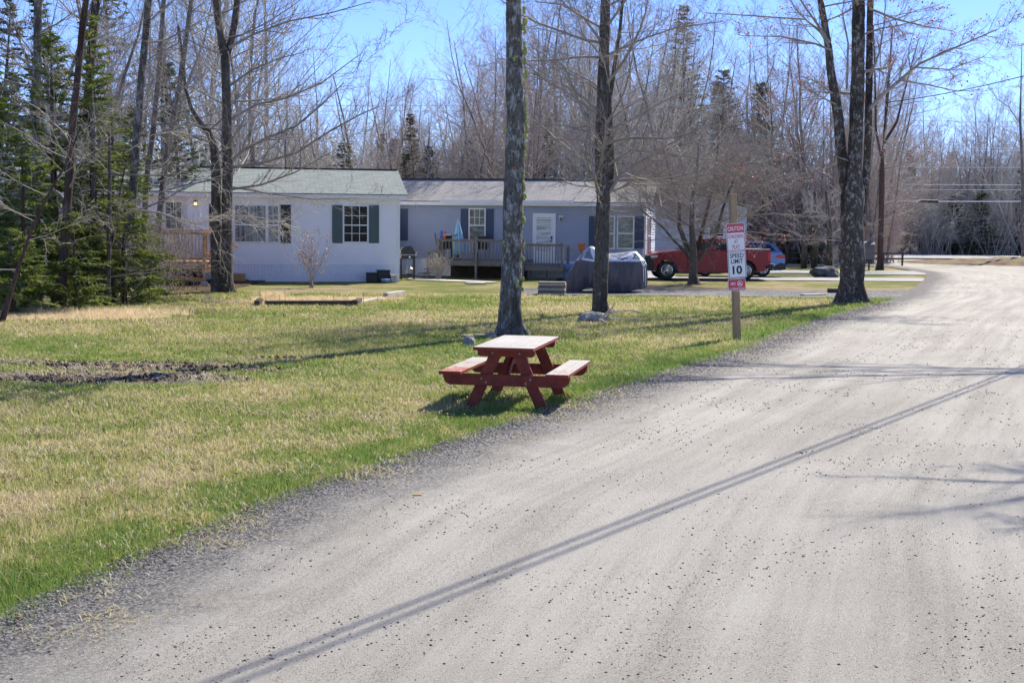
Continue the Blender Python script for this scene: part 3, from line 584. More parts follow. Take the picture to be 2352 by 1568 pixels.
class House:
    def __init__(s, name, label, L, D, right_corner, rot, zs, ze, zr, mats, ov=0.3, groups=None):
        u = Vector((math.cos(rot), math.sin(rot), 0)); s.root = thing(name, label, 'house', right_corner - u * L, rot)
        s.M = Matrix.Translation(right_corner - u * L) @ Matrix.Rotation(rot, 4, 'Z'); s.Mi = s.M.inverted(); s.L, s.D = L, D
        sid, skt, shg, trim, soff = mats
        mb = MB(); siding(mb, 0, L, zs, ze, 0); siding(mb, 0, L, zs, ze, D, sgn=1); siding(mb, 0, D, zs, ze, L, axis='y', sgn=1); siding(mb, 0, D, zs, ze, 0, axis='y', sgn=-1)
        mb.build('wall', sid, s.root)
        for xx in (0.0, L): mb = MB(); mb.add([(xx, 0, ze), (xx, D, ze), (xx, D / 2, zr - 0.06)], [(0, 1, 2)]); mb.build('gable', sid, s.root)
        mb = MB(); ribs(mb, 0, L, -0.03, zs - 0.012, 0.01); ribs(mb, 0, D, -0.03, zs - 0.012, L - 0.01, axis='y', sgn=1); mb.box(0, L, -0.025, 0.0, zs - 0.03, zs + 0.02); mb.box(0.02, L - 0.02, D - .05, D - .02, -0.03, zs)
        mb.build('skirting', skt, s.root)
        w_ = 0.09
        for xx in (0, L - w_ + 0.02): mb = MB(); mb.box(xx - 0.01, xx + w_, -0.03, w_, zs, ze); mb.build('corner_trim', trim, s.root)
        zf = ze + 0.02; slope = (zr - ze - 0.17) / (D / 2); zo = ze + 0.17 - slope * ov; mb = MB(); th_ = 0.035
        for (ya, yb) in ((-ov, D / 2), (D + ov, D / 2)):
            mb.add([(-ov, ya, zo), (L + ov, ya, zo), (L + ov, yb, zr), (-ov, yb, zr), (-ov, ya, zo + th_), (L + ov, ya, zo + th_), (L + ov, yb, zr + th_), (-ov, yb, zr + th_)],
                   [(0, 3, 2, 1), (4, 5, 6, 7), (0, 1, 5, 4), (1, 2, 6, 5), (2, 3, 7, 6), (3, 0, 4, 7)])
        mb.build('roof', shg, s.root)
        mb = MB()
        mb.box(-ov + .01, L + ov - .01, -ov + 0.01, -ov + 0.035, zo - 0.14, zo - 0.004); mb.box(-ov + .01, L + ov - .01, D + ov - .035, D + ov - 0.01, zo - 0.14, zo - 0.004)
        for xx in (-ov + 0.012, L + ov - 0.04):
            for (ya, yb) in ((-ov + .036, D / 2), (D + ov - .036, D / 2)):
                mb.add([(xx, ya, zo - .14), (xx + .028, ya, zo - .14), (xx + .028, yb, zr - .16), (xx, yb, zr - .16), (xx, ya, zo - .006), (xx + .028, ya, zo - .006), (xx + .028, yb, zr - .006), (xx, yb, zr - .006)],
                       [(0, 3, 2, 1), (4, 5, 6, 7), (0, 1, 5, 4), (1, 2, 6, 5), (2, 3, 7, 6), (3, 0, 4, 7)])
        mb.build('fascia', trim, s.root)
        mb = MB(); mb.box(-ov + .04, L + ov - .045, -ov + 0.036, 0.03, ze - 0.02, ze + 0.0); mb.build('soffit', soff, s.root)
        mb = MB(); mb.box(-ov + .02, L + ov - .02, D / 2 - .09, D / 2 + .09, zr + 0.036, zr + 0.075); mb.build('ridge_vent', 'metal_black', s.root)
    def loc(s, u, v, y=0.0):
        o = s.Mi @ CAM; d = s.Mi.to_3x3() @ ray(u, v); t = (y - o.y) / d.y; p = o + d * t; return p.x, p.z
    def rect(s, conv, X0, Y0, X1, Y1, y=0.0):
        xc, yc = (X0 + X1) / 2, (Y0 + Y1) / 2
        a, _ = s.loc(*conv(X0, yc), y); b, _ = s.loc(*conv(X1, yc), y); _, zt = s.loc(*conv(xc, Y0), y); _, zb = s.loc(*conv(xc, Y1), y)
        return a, b, zb, zt
    def window(s, x0, x1, z0, z1, glass, cols=0, rows=0, hung=True, name='window', fw=0.05):
        mb = MB(); mb.box(x0, x0 + fw, -.055, .0, z0, z1); mb.box(x1 - fw, x1, -.055, .0, z0, z1); mb.box(x0 + fw, x1 - fw, -.055, .0, z1 - fw, z1); mb.box(x0 + fw, x1 - fw, -.06, .0, z0, z0 + fw)
        f = mb.build(name, 'trim_white', s.root); f.name = name
        zm = z0 + (z1 - z0) * 0.47
        mb = MB(); mb.box(x0 + fw, x1 - fw, -.030, -.024, z0 + fw, z1 - fw); mb.build('pane', glass, f)
        mb = MB()
        if hung: mb.box(x0 + fw, x1 - fw, -.044, -.031, zm - .022, zm + .022)
        b = 0.010
        for i in range(1, cols): xx = x0 + fw + (x1 - x0 - 2 * fw) * i / cols; mb.box(xx - b, xx + b, -.040, -.0305, z0 + fw if rows > 2 else zm + .022, z1 - fw)
        zz = ([zm + (z1 - fw - zm) / 2] if rows else []) + ([z0 + fw + (zm - z0 - fw) / 2] if rows > 2 else [])
        for z in zz: mb.box(x0 + fw, x1 - fw, -.0385, -.0312, z - b, z + b)
        if mb.v: mb.build('sash_bars', 'trim_white', f)
        return f
    def shutter(s, x0, x1, z0, z1, mat, label=None):
        mb = MB(); mb.box(x0, x1, -.04, -.0165, z0, z1); fw = 0.045
        for (a, b, c, d) in ((x0, x0 + fw, z0, z1), (x1 - fw, x1, z0, z1), (x0 + fw, x1 - fw, z1 - fw, z1), (x0 + fw, x1 - fw, z0, z0 + fw), (x0 + fw, x1 - fw, (z0 + z1) / 2 - .03, (z0 + z1) / 2 + .03)): mb.box(a, b, -.052, -.04, c, d)
        z = z0 + fw + .02
        while z < z1 - fw - .02:
            mb.beam((x0 + fw, -.043, z), (x1 - fw, -.043, z), .012, .022); z += 0.045
        return tag(mb.build('shutter', mat, s.root), label)

# white house on the left
P2 = lambda X, Y: ((350 + X / 3.36) / 1.102, (400 + Y / 3.36) / 1.102)
P3 = lambda X, Y: ((980 + X / 3.36) / 1.102, (440 + Y / 3.36) / 1.102)
H1 = House('white_house', 'long white single storey mobile home with green grey shingle roof and dark shutters', 15.0, 7.6, G(917, 645.5), R(10), 0.62, 3.12, 4.26,
           ('siding_white', 'skirt_white', 'shingle_green', 'trim_white', 'trim_cream'), ov=0.28)
x0, x1, z0, z1 = H1.rect(P2, 812, 395, 1200, 722); a, b, _, _ = H1.rect(P2, 1094, 395, 1200, 722)
H1.window(x0, a, z0, z1, 'glass_curtain', 0, 0, True); H1.window(a + .004, b, z0, z1, 'glass_curtain', 2, 2, True)
a2, b2, _, _ = H1.rect(P2, 700, 395, 808, 722); H1.window(a2, x0 - .004, z0, z1, 'glass_curtain', 2, 2, True)
x0, x1, _, _ = H1.rect(P2, 1210, 395, 1298, 722); H1.shutter(x0, x1, z0, z1, 'shutter_black', 'black louvred shutter right of the wide window')
x0, x1, _, _ = H1.rect(P2, 604, 395, 692, 722); H1.shutter(x0, x1, z0, z1, 'shutter_black', 'black louvred shutter behind the twin trunks')
x0, x1, z0, z1 = H1.rect(P2, 1740, 400, 1957, 722); H1.window(x0, x1, z0, z1, 'glass_dark', 3, 4, True)
x0, x1, z0, z1 = H1.rect(P2, 1648, 400, 1735, 724); H1.shutter(x0, x1, z0, z1, 'shutter_green', 'grey green louvred shutter left of the gridded window')
x0, x1, z0, z1 = H1.rect(P2, 1961, 400, 2047, 724); H1.shutter(x0, x1, z0, z1, 'shutter_green', 'grey green louvred shutter near the house corner')
def door(H, x0, x1, z0, z1, gl, glass, frame_mat='door_white', cols=0, rows=0):
    mb = MB(); mb.box(x0, x1, -.035, 0, z0, z1); mb.box(x0 - .07, x0, -.05, 0, z0, z1 + .07); mb.box(x1, x1 + .07, -.05, 0, z0, z1 + .07); mb.box(x0, x1, -.05, 0, z1, z1 + .07)
    f = mb.build('door', frame_mat, H.root)
    mb = MB(); mb.box(gl[0], gl[1], -.042, -.036, gl[2], gl[3]); mb.build('door_glass', glass, f)
    mb = MB()
    for i in range(1, cols): xx = gl[0] + (gl[1] - gl[0]) * i / cols; mb.box(xx - .01, xx + .01, -.05, -.043, gl[2], gl[3])
    for i in range(1, rows): zz = gl[2] + (gl[3] - gl[2]) * i / rows; mb.box(gl[0], gl[1], -.0485, -.0432, zz - .01, zz + .01)
    w_ = 0.035
    mb.box(gl[0] - w_, gl[0], -.05, -.036, gl[2] - w_, gl[3] + w_); mb.box(gl[1], gl[1] + w_, -.05, -.036, gl[2] - w_, gl[3] + w_); mb.box(gl[0], gl[1], -.05, -.036, gl[3], gl[3] + w_); mb.box(gl[0], gl[1], -.05, -.036, gl[2] - w_, gl[2])
    mb.build('glass_trim', frame_mat, f)
    mb = MB(); mb.box(x1 - .12, x1 - .06, -.06, -.036, z0 + .98, z0 + 1.13); mb.lathe([(.0, 0), (.03, 0), (.035, -.03), (.0, -.035)], 12, 'y', (x1 - .09, -.06, z0 + .92)); mb.build('handle', 'metal_black', f)
x0, x1, z0, z1 = H1.rect(P2, 195, 345, 398, 860); z0 = 0.84; ga = H1.rect(P2, 235, 378, 366, 598)
door(H1, x0, x1, z0, z1, (ga[0], ga[1], ga[2], ga[3]), 'glass_room', 'door_white', 3, 3)
x0, x1, z0, z1 = H1.rect(P2, 468, 362, 506, 406)
mb = MB(); mb.box(x0, x1, -.03, -.017, z0, z1 - .02); mb.add([(x0 - .015, -.15, z1 - .05), (x1 + .015, -.15, z1 - .05), (x1 + .015, -.02, z1 - .05), (x0 - .015, -.02, z1 - .05), ((x0 + x1) / 2, -.08, z1 + .03)], [(0, 1, 4), (1, 2, 4), (2, 3, 4), (3, 0, 4), (3, 2, 1, 0)])
mb.box(x0, x1, -.145, -.03, z0, z0 + .015)
for xx in (x0, x1 - .012):
    for yy in (-.145, -.042): mb.box(xx, xx + .012, yy, yy + .012, z0, z1 - .05)
lp = mb.build('porch_lamp', 'timber_dark', H1.root); mb = MB(); mb.box(x0 + .018, x1 - .018, -.128, -.045, z0 + .016, z1 - .052); mb.build('lamp_glass', 'lamp_glow', lp)
mb = MB(); mb.box(H1.L - 10.3, H1.L - 5.6, -.09, -.03, -.03, .045); mb.build('ground_board', 'timber_dark', H1.root)

# grey house in the middle
rc = W(1479, 640, 56.0); rc.z = 0
H2 = House('grey_house', 'long blue grey single storey mobile home with grey roof and navy shutters', 14.0, 4.3, rc, R(-11), 0.66, 3.03, 4.05,
           ('siding_grey', 'skirt_white', 'shingle_grey', 'trim_white', 'trim_cream'), ov=0.30)
# its right end wall is white clapboard
mb = MB(); siding(mb, 0.0, H2.D, 0.66, 3.03, H2.L + 0.02, axis='y', sgn=1); tag(mb.build('end_wall', 'siding_white', H2.root), 'white clapboard end wall')
def sh2(X0, Y0, X1, Y1): x0, x1, z0, z1 = H2.rect(P3, X0, Y0, X1, Y1); H2.shutter(x0, x1, z0, z1, 'shutter_navy')
for q in ((112, 297, 178, 567), (627, 298, 692, 566), (841, 298, 907, 566), (1716, 360, 1776, 632), (2106, 362, 2185, 636)): sh2(*q)
x0, x1, z0, z1 = H2.rect(P3, 694, 293, 839, 568); H2.window(x0, x1, z0, z1, 'glass_room', 3, 2, True)
x0, x1, z0, z1 = H2.rect(P3, 1780, 357, 1938, 640); H2.window(x0, x1, z0, z1, 'glass_room', 0, 0, True)
x0, x1, z0, z1 = H2.rect(P3, 1955, 357, 2102, 640); H2.window(x0, x1, z0, z1, 'glass_room', 0, 0, True)
x0, x1, z0, z1 = H2.rect(P3, 1252, 350, 1418, 760); ga = H2.rect(P3, 1272, 368, 1396, 590); door(H2, x0, x1, z0, z1, (ga[0], ga[1], ga[2] - .35, ga[3]), 'glass_shade', 'trim_white')
x0, x1, z0, z1 = H2.rect(P3, 1465, 357, 1497, 400); mb = MB(); mb.box(x0, x1, -.05, -.016, z0 + .03, z1); mb.box(x0 - .02, x1 + .02, -.10, -.05, z1 - .06, z1); lp = mb.build('porch_lamp', 'trim_cream', H2.root)
mb = MB(); mb.lathe([(.01, z0), (.05, z0 + .03), (.05, z1 - .07)], 12, 'z', ((x0 + x1) / 2, -.09, 0)); mb.build('lamp_glass', 'glass_room', lp)
x0, x1, z0, z1 = H2.rect(P3, 470, 215, 1590, 240); mb = MB(); mb.box(x0, x1, -.44, -.315, 3.06, 3.17); mb.box(x0, x1, -.52, -.44, 3.05, 3.10); tag(mb.build('awning_case', 'trim_white', H2.root, bevel=.01), 'long rolled up white awning under the eave')
# end window seen edge on
we = MB(); L = H2.L
for (a, b, c, d) in ((0.55, 0.62, 0.95, 2.55), (1.95, 2.02, .95, 2.55), (0.62, 1.95, .95, 1.02), (.62, 1.95, 2.48, 2.55), (.62, 1.95, 1.72, 1.77), (1.26, 1.31, 1.02, 2.48)): we.box(L + .02, L + .085, a, b, c, d)
wf = we.build('window', 'trim_white', H2.root); mb = MB(); mb.box(L + .04, L + .048, .62, 1.95, 1.02, 2.48); mb.build('pane', 'glass_dark', wf)

# third home behind the pickup, gable end towards us
rc = W(1712, 640, 66); rc.z = 0
def third():
    root = thing('beige_house', 'pale grey mobile home seen end on behind the red pickup', 'house', rc - Vector((4.6, 0, 0)), 0)
    mb = MB(); siding(mb, 0, 4.6, 0.5, 3.05, 0); siding(mb, 0, 13, .5, 3.05, 4.6, axis='y', sgn=1); siding(mb, 0, 13, .5, 3.05, 0, axis='y', sgn=-1); mb.add([(0, 0, 3.05), (4.6, 0, 3.05), (2.3, 0, 3.62)], [(0, 1, 2)]); mb.build('wall', 'siding_beige', root)
    mb = MB(); ribs(mb, 0, 4.6, -.03, .49, 0.01); mb.build('skirting', 'skirt_white', root)
    mb = MB()
    for (xa, xb) in ((-.2, 2.3), (4.8, 2.3)): mb.add([(xa, -.25, 3.06), (xa, 13.2, 3.06), (xb, 13.2, 3.72), (xb, -.25, 3.72), (xa, -.25, 3.12), (xa, 13.2, 3.12), (xb, 13.2, 3.78), (xb, -.25, 3.78)], [(0, 1, 2, 3), (7, 6, 5, 4), (0, 4, 5, 1), (1, 5, 6, 2), (2, 6, 7, 3), (3, 7, 4, 0)])
    mb.build('roof', 'shingle_grey', root)
    mb = MB(); x = 2.75; mb.box(x, x + .07, -.05, 0, 1.0, 2.3); mb.box(x + .73, x + .8, -.05, 0, 1.0, 2.3); mb.box(x + .07, x + .73, -.05, 0, 2.23, 2.3); mb.box(x + .07, x + .73, -.05, 0, 1.0, 1.07); mb.box(x + .07, x + .73, -.045, -.01, 1.62, 1.67)
    f = mb.build('window', 'trim_white', root); mb = MB(); mb.box(x + .07, x + .73, -.02, -.015, 1.07, 2.23); mb.build('pane', 'glass_dark', f)
third()

# ---------------------------------------------------------------- decks
def rail_section(parent, a, b, zt, zb, mat, step, post=None, th_=0.04, name='railing', bal=0.032, toph=0.09):
    """top and bottom rail with balusters between local points a, b (x,y)"""
    a = Vector((*a, 0)); b = Vector((*b, 0)); mb = MB(); mb.beam(a + Vector((0, 0, zt)), b + Vector((0, 0, zt)), 0.11, th_); mb.beam(a + Vector((0, 0, zt - toph)), b + Vector((0, 0, zt - toph)), th_, toph)
    r_ = mb.build(name, mat, parent); mb = MB(); mb.beam(a + Vector((0, 0, zb)), b + Vector((0, 0, zb)), th_, toph); mb.build('bottom_rail', mat, parent); n = int((b - a).length / step); mb = MB()
    for i in range(1, n):
        p_ = a.lerp(b, i / n); q = (b - a).normalized().cross(Vector((0, 0, 1))) * -0.036; mb.beam(p_ + q + Vector((0, 0, zb - .04)), p_ + q + Vector((0, 0, zt - .03)), bal, bal, (0, 1, 0))
    mb.build('balusters', mat, r_); return r_
P8 = lambda X, Y: ((300 + X / 5.6) / 1.102, (480 + Y / 5.6) / 1.102)
def brown_deck():
    y0 = -3.5; xr, _ = H1.loc(*P8(1215, 900), y0); D_ = thing('wooden_deck', 'new orange brown wooden deck with railing at the white house door', 'deck', H1.M @ Vector((xr, y0, 0)), R(10))
    Lx = 5.2; zf = 0.82; zt = 1.86; dp = 3.5 - 0.05
    mb = MB(); x = -Lx
    while x < 0: mb.box(x, x + .135, -.03, dp, zf - .035, zf); x += .14
    mb.build('deck_boards', 'deck_orange', D_)
    mb = MB(); mb.box(-Lx, 0.02, -.05, -.005 - .005, zf - .24, zf - .045); mb.box(-.03, .01, 0.0, dp, zf - .24, zf - .05); mb.box(-Lx, 0, dp - .1, dp - .06, zf - .24, zf - .05); mb.build('joist_frame', 'deck_orange', D_)
    for px in (0.0, -2.6, -5.15): mb = MB(); mb.box(px - .05, px + .05, -.16, -.052, (0.12 if px < 0 else .14), zt + .02); mb.build('post', 'deck_orange', D_)
    mb = MB(); mb.beam((-Lx, -.08, .62), (0.05, -.08, .17), .04, .14); tag(mb.build('brace', 'deck_orange', D_), 'sloping board under the deck edge')
    for px in (0.0, -2.6): mb = MB(); mb.add([(px - .16, -.26, -.03), (px + .16, -.26, -.03), (px + .16, .06, -.03), (px - .16, .06, -.03), (px - .10, -.2, .14), (px + .10, -.2, .14), (px + .10, 0, .14), (px - .10, 0, .14)], [(0, 3, 2, 1), (4, 5, 6, 7), (0, 1, 5, 4), (1, 2, 6, 5), (2, 3, 7, 6), (3, 0, 4, 7)]); mb.build('footing', 'concrete', D_)
    rail_section(D_, (-Lx, -.06), (-.05, -.06), zt, zf + .10, 'deck_orange', 0.115)
    rail_section(D_, (-.02, 2.0), (-.02, dp - .1), zt, zf + .10, 'deck_orange', 0.13)
    mb = MB()                                                   # stairs going down to the right
    for i in range(4): mb.box(0.02 + i * .19, .24 + i * .19, 0.1, 1.5, zf - .2 - i * .17, zf - .165 - i * .17)
    mb.beam((0.0, .08, zf - .15), (.8, .08, .05), .04, .22); mb.beam((0.0, 1.53, zf - .15), (.8, 1.53, .05), .04, .22); st = mb.build('stairs', 'deck_orange', D_)
    for yy in (0.0, 1.6):
        mb = MB(); mb.beam((0.0, yy, zt), (1.12, yy, zt - .56), .1, .04); mb.beam((0.0, yy, zt - .75), (.85, yy, zt - 1.35), .04, .10)
        for i in range(1, 5): x = i * .17; mb.box(x, x + .03, yy + .03, yy + .06, zt - .75 - x * .7, zt - x * .5)
        mb.box(.72, .80, yy, yy + .08, .0, zt - .42); mb.build('stair_railing', 'deck_orange', D_)
    mb = MB(); mb.beam((-4.0, 1.6, 1.50), (-1.35, 1.6, 1.12), .09, .04); 
    for i in range(6): mb.beam((-4.0, 1.62, 1.44 - i * .09), (-1.35, 1.62, max(.86, 1.06 - i * .09)), .03, .06)
    tag(mb.build('ramp_rail', 'deck_orange', D_), 'low sloping slatted rail standing on the deck')
    mb = MB(); mb.box(-Lx, -.1, 1.2, 1.24, -.03, zf - .26); mb.build('under_shade_sheet', 'timber_dark', D_)  # added dark sheet, its colour stands in for shade beneath the deck
    b = MB(); x, _ = H1.loc(*P8(1645, 1250), y0 + 1.6); b.box(0, .55, 0, .45, -.02, .28); bb = tag(b.build('wooden_box', 'deck_orange', bevel=.01), 'low orange brown wooden box between twin trunks and white skirting', 'box'); bb.location = H1.M @ Vector((x - .2, y0 + 3.0, 0)); bb.rotation_euler = (0, 0, R(10))
brown_deck()

def grey_deck():
    yf = -2.5; lx = lambda X, Y=700, y=yf: H2.loc(*P3(X, Y), y)[0]; lz = lambda X, Y, y=yf: H2.loc(*P3(X, Y), y)[1]
    D_ = thing('porch_deck', 'weathered grey wooden porch with balustrade in front of the grey house', 'deck', H2.M.translation, R(-11))
    xa, xb, xc = lx(425), lx(1160), lx(1500); za = lz(700, 735); zt = lz(700, 560); za2 = lz(1300, 778); zt2 = lz(1300, 598)
    for (x0, x1, z, nm) in ((xa, xb - .05, za, 'floor'), (xb - .04, xc, za2, 'floor')):
        mb = MB(); y = yf
        while y < -.1: mb.box(x0, x1, y, y + .135, z - .035, z); y += .14
        mb.build('deck_boards', 'deck_grey', D_)
        mb = MB(); mb.box(x0, x1, yf - .045, yf - .005, z - .22, z - .005); mb.box(x0, x0 + .04, yf, -.05, z - .22, z - .04); mb.box(x1 - .04, x1, yf, -.05, z - .22, z - .04); mb.build('fascia', 'deck_grey', D_)
    for x in (xa + .05, lx(760), xb): mb = MB(); mb.box(x - .045, x + .045, yf - .14, yf - .047, -.03, zt + .03); mb.box(x - .06, x + .06, yf - .155, yf - .03, zt + .032, zt + .05); mb.build('post', 'deck_grey', D_)
    mb = MB(); x = xc - .05; mb.box(x - .045, x + .045, yf - .14, yf - .047, za2 - .25, zt2 + .03); mb.box(x - .06, x + .06, yf - .155, yf - .03, zt2 + .032, zt2 + .05); mb.build('post', 'deck_grey', D_)
    for x in (lx(1300), xc - .05): mb = MB(); mb.box(x - .045, x + .045, -.9, -.8, -.03, za2 - .23); mb.build('post', 'deck_grey', D_)
    rail_section(D_, (xa + .1, yf - .07), (lx(752), yf - .07), zt, za + .07, 'deck_grey', .135, toph=.05)
    rail_section(D_, (lx(770), yf - .07), (xb - .05, yf - .07), zt, za + .07, 'deck_grey', .135, toph=.05)
    rail_section(D_, (xb + .05, yf - .07), (xc - .1, yf - .07), zt2, za2 + .07, 'deck_grey', .11, toph=.05)
    rail_section(D_, (xa, yf), (xa, -1.2), zt, za + .07, 'deck_grey', .135, toph=.05)
    # left steps with their own low railing
    mb = MB()
    for i in range(3): mb.box(xa - .28 * (i + 1), xa - .28 * i, yf + .1, yf + 1.3, za - .2 - i * .2, za - .16 - i * .2)
    mb.build('steps', 'deck_grey', D_)
    mb = MB(); xl = lx(350); mb.box(xl - .04, xl + .04, yf - .1, yf - .02, -.03, lz(350, 668)); mb.beam((xl, yf - .06, lz(350, 668)), (xa, yf - .06, lz(420, 648)), .07, .04); mb.beam((xl, yf - .06, .5), (xa, yf - .06, .72), .04, .08)
    for i in range(5): x = xl + (xa - xl) * (i + .5) / 5; mb.box(x - .015, x + .015, yf - .05, yf - .02, .5, lz(380, 665))
    mb.build('step_railing', 'deck_grey', D_)
    # stair rail at the right, going down away from the corner post
    mb = MB(); a_ = (xc, yf - .09, zt2 - .03); x2, z2 = H2.loc(*P3(1640, 668), yf + .4); mb.beam(a_, (x2, yf + .1, z2), .09, .035); mb.build('handrail', 'post_wood', D_)
    mb = MB(); x = lx(1536, 700, yf + .9); mb.box(x - .05, x + .05, yf + .9, yf + 1.0, -.03, lz(1536, 610, yf + .9)); mb.build('post', 'deck_grey', D_)
    mb = MB()
    for i in range(4): mb.box(xc + i * .26, xc + .28 + i * .26, yf + .1, yf + 1.4, za2 - .18 - i * .16, za2 - .145 - i * .16)
    mb.build('steps', 'deck_grey', D_)
    # lattice under the right part
    mb = MB(); x0, x1 = lx(1190), lx(1450); zl, zh = -.02, za2 - .24; hgt = zh - zl; x = x0 - hgt
    while x < x1:
        for s_, yy in ((1, yf + .02), (-1, yf + .035)):
            xs_, xe = (x, x + hgt) if s_ > 0 else (x + hgt, x); pa = [xs_, zl]; pb = [xe, zh]
            def clip(xx): return max(x0, min(x1, xx))
            A = clip(pa[0]); B = clip(pb[0])
            if abs(A - B) > .05:
                zA = zl + (A - pa[0]) / (pb[0] - pa[0]) * hgt; zB = zl + (B - pa[0]) / (pb[0] - pa[0]) * hgt; mb.beam((A, yy, zA), (B, yy, zB), .008, .035, (0, 0, 1))
        x += .13
    mb.build('lattice', 'deck_grey', D_)
    mb = MB(); mb.box(xa + .1, xb, -.6, -.56, -.03, za - .25); mb.build('under_shade_sheet', 'timber_dark', D_)  # dark sheet added where the space below the porch is only shaded void
    return xa, xb, xc, za, za2
xa, xb, xc, za, za2 = grey_deck()
def on2(X, Y, y): x, z = H2.loc(*P3(X, Y), y); return H2.M @ Vector((x, y, z))
# things standing on the grey porch
u0 = on2(600, 730, -1.9); u0.z = za
um = thing('patio_umbrella', 'closed pale blue patio umbrella standing on the grey porch', 'umbrella', u0)
mb = MB(); prof = [(.02, 1.63), (.05, 1.55), (.10, 1.25), (.16, .95), (.215, .6), (.24, .25), (.22, .22)]
V = []; kk = 28
for i, (r_, h) in enumerate(prof):
    for j in range(kk): a = 2 * math.pi * j / kk; rr = r_ * (1 + .22 * math.sin(a * 8) * (h < 1.5)); V.append((rr * math.cos(a) + (1.6 - h) * .04, rr * math.sin(a), h))
mb.add(V, [(i * kk + j, i * kk + (j + 1) % kk, (i + 1) * kk + (j + 1) % kk, (i + 1) * kk + j) for i in range(len(prof) - 1) for j in range(kk)]); mb.build('canopy', 'umbrella_blue', um, smooth=True)
mb = MB(); mb.tube([(0, 0, 0), (0, 0, 1.66)], .02); mb.build('pole', 'chrome', um); mb = MB(); mb.lathe([(.22, 0), (.22, .04), (.06, .08), (.03, .2)], 20); mb.build('base', 'plastic_black', um)
def oar(X, Yt, mat, label, nm):
    p = on2(X, 735, -1.6); p.z = za; ptop = on2(X, Yt, -1.6); h = ptop.z - za; o = thing(nm, label, 'oar', p); mb = MB(); mb.tube([(0, 0, 0), (0.02, 0, h - .25)], .018, 6); mb.build('shaft', 'metal_grey', o)
    mb = MB(); mb.lathe([(.02, h - .32), (.07, h - .25), (.075, h - .08), (.03, h)], 12); b = mb.build('blade', mat, o); b.scale = (1, .35, 1)
oar(460, 482, 'oar_blue', 'upright oar with blue blade on the porch left of the umbrella', 'oar'); oar(487, 490, 'oar_orange', 'upright oar with orange blade on the porch left of the umbrella', 'oar')
p = on2(440, 735, -1.7); p.z = za; o = MB(); q = on2(405, 505, -1.7) - p; o.tube([(0, 0, 0), tuple(q)], .022, 6); o = tag(o.build('dark_stick', 'metal_black'), 'dark leaning pole at the left corner of the porch', 'pole'); o.location = p
def chair(X, Y, y, label, rz):
    p = on2(X, Y, y); p.z = za; c = thing('patio_chair', label, 'chair', p, rz, 'chairs on the grey porch'); mb = MB()
    mb.box(-.25, .25, -.25, .25, .42, .46); mb.build('seat', 'plastic_black', c); mb = MB(); mb.beam((0, .25, .45), (0, .36, .95), .5, .03, (0, 1, 0)); mb.build('backrest', 'plastic_black', c)
    for sx in (-.22, .22):
        for sy in (-.22, .24): mb = MB(); mb.beam((sx, sy, 0), (sx, sy, .42 if sy > 0 else .66), .03, .03, (0, 1, 0)); mb.build('leg', 'metal_black', c)
        mb = MB(); mb.box(sx - .03, sx + .03, -.25, .26, .66, .69); mb.build('armrest', 'plastic_black', c)
chair(520, 735, -1.4, 'black patio chair on the porch behind the upright oars', R(20)); chair(800, 735, -1.0, 'black patio chair on the porch below the six pane window', R(-15))
p = on2(545, 735, -1.9); p.z = za; tb = thing('patio_table', 'small round dark table beside the blue umbrella', 'table', p); mb = MB(); mb.lathe([(.32, .98), (.34, .99), (.34, 1.01), (.32, 1.02)], 24); mb.build('tabletop', 'metal_grey', tb); mb = MB(); mb.tube([(0, 0, 0), (0, 0, .98)], .03); mb.lathe([(.2, 0), (.2, .02), (.03, .05)], 16); mb.build('leg', 'metal_black', tb)
p = on2(1652, 670, -1.9); zz = p.z - .05; p.z = 0; pl = thing('planter', 'terracotta pot on a dark stand beside the porch stairs', 'planter', p); mb = MB(); mb.lathe([(.09, zz + .1), (.15, zz + .36), (.165, zz + .36), (.165, zz + .42), (.14, zz + .42)], 18); mb.build('pot', 'terracotta', pl); mb = MB(); mb.tube([(0, 0, 0), (0, 0, zz + .1)], .025); mb.lathe([(.14, 0), (.14, .03), (.02, .05)], 14); mb.build('stand', 'metal_black', pl)
p = on2(1568, 780, -1.7); p.z = 0; mb = MB(); mb.add([(-.3, -.2, -.02), (.3, -.2, -.02), (.3, .2, -.02), (-.3, .2, -.02), (-.34, -.23, .62), (.34, -.23, .62), (.34, .23, .62), (-.34, .23, .62)], [(0, 3, 2, 1), (4, 5, 6, 7), (0, 1, 5, 4), (1, 2, 6, 5), (2, 3, 7, 6), (3, 0, 4, 7)]); o = tag(mb.build('storage_tub', 'blue_plastic', bevel=.02, seg=2), 'blue plastic tub between the porch stairs and the covered vehicle', 'tub'); o.location = p

# ---------------------------------------------------------------- grill, boxes, slabs by the houses
p = G(934, 641.5); gr = thing('grill', 'black barbecue grill on four legs at the white house corner', 'grill', (p.x + .03, p.y + .1, 0), R(10)); s = 1 / 61.0
mb = MB(); pts = [(-.28, .98), (-.30, 1.12), (-.20, 1.25), (.02, 1.31), (.14, 1.28), (.27, 1.05), (.29, .98)]; mb.prism(pts, -.25, .25); mb.build('lid', 'metal_black', gr, bevel=.015, seg=2)
mb = MB(); mb.box(-.33, .36, -.28, .28, .93, .975); mb.build('side_shelf', 'metal_grey', gr, bevel=.008)
mb = MB(); mb.box(-.27, .28, -.22, .22, .80, .928); mb.build('firebox', 'metal_black', gr, bevel=.01)
for x in (-.27, .24):
    for y in (-.2, .2): mb = MB(); mb.box(x - .025, x + .03, y - .025, y + .025, 0, .80 if abs(y) < 1 else .8); mb.build('leg', 'metal_black', gr)
mb = MB(); mb.box(-.25, .25, -.2, .2, .16, .18); mb.build('shelf', 'metal_black', gr)
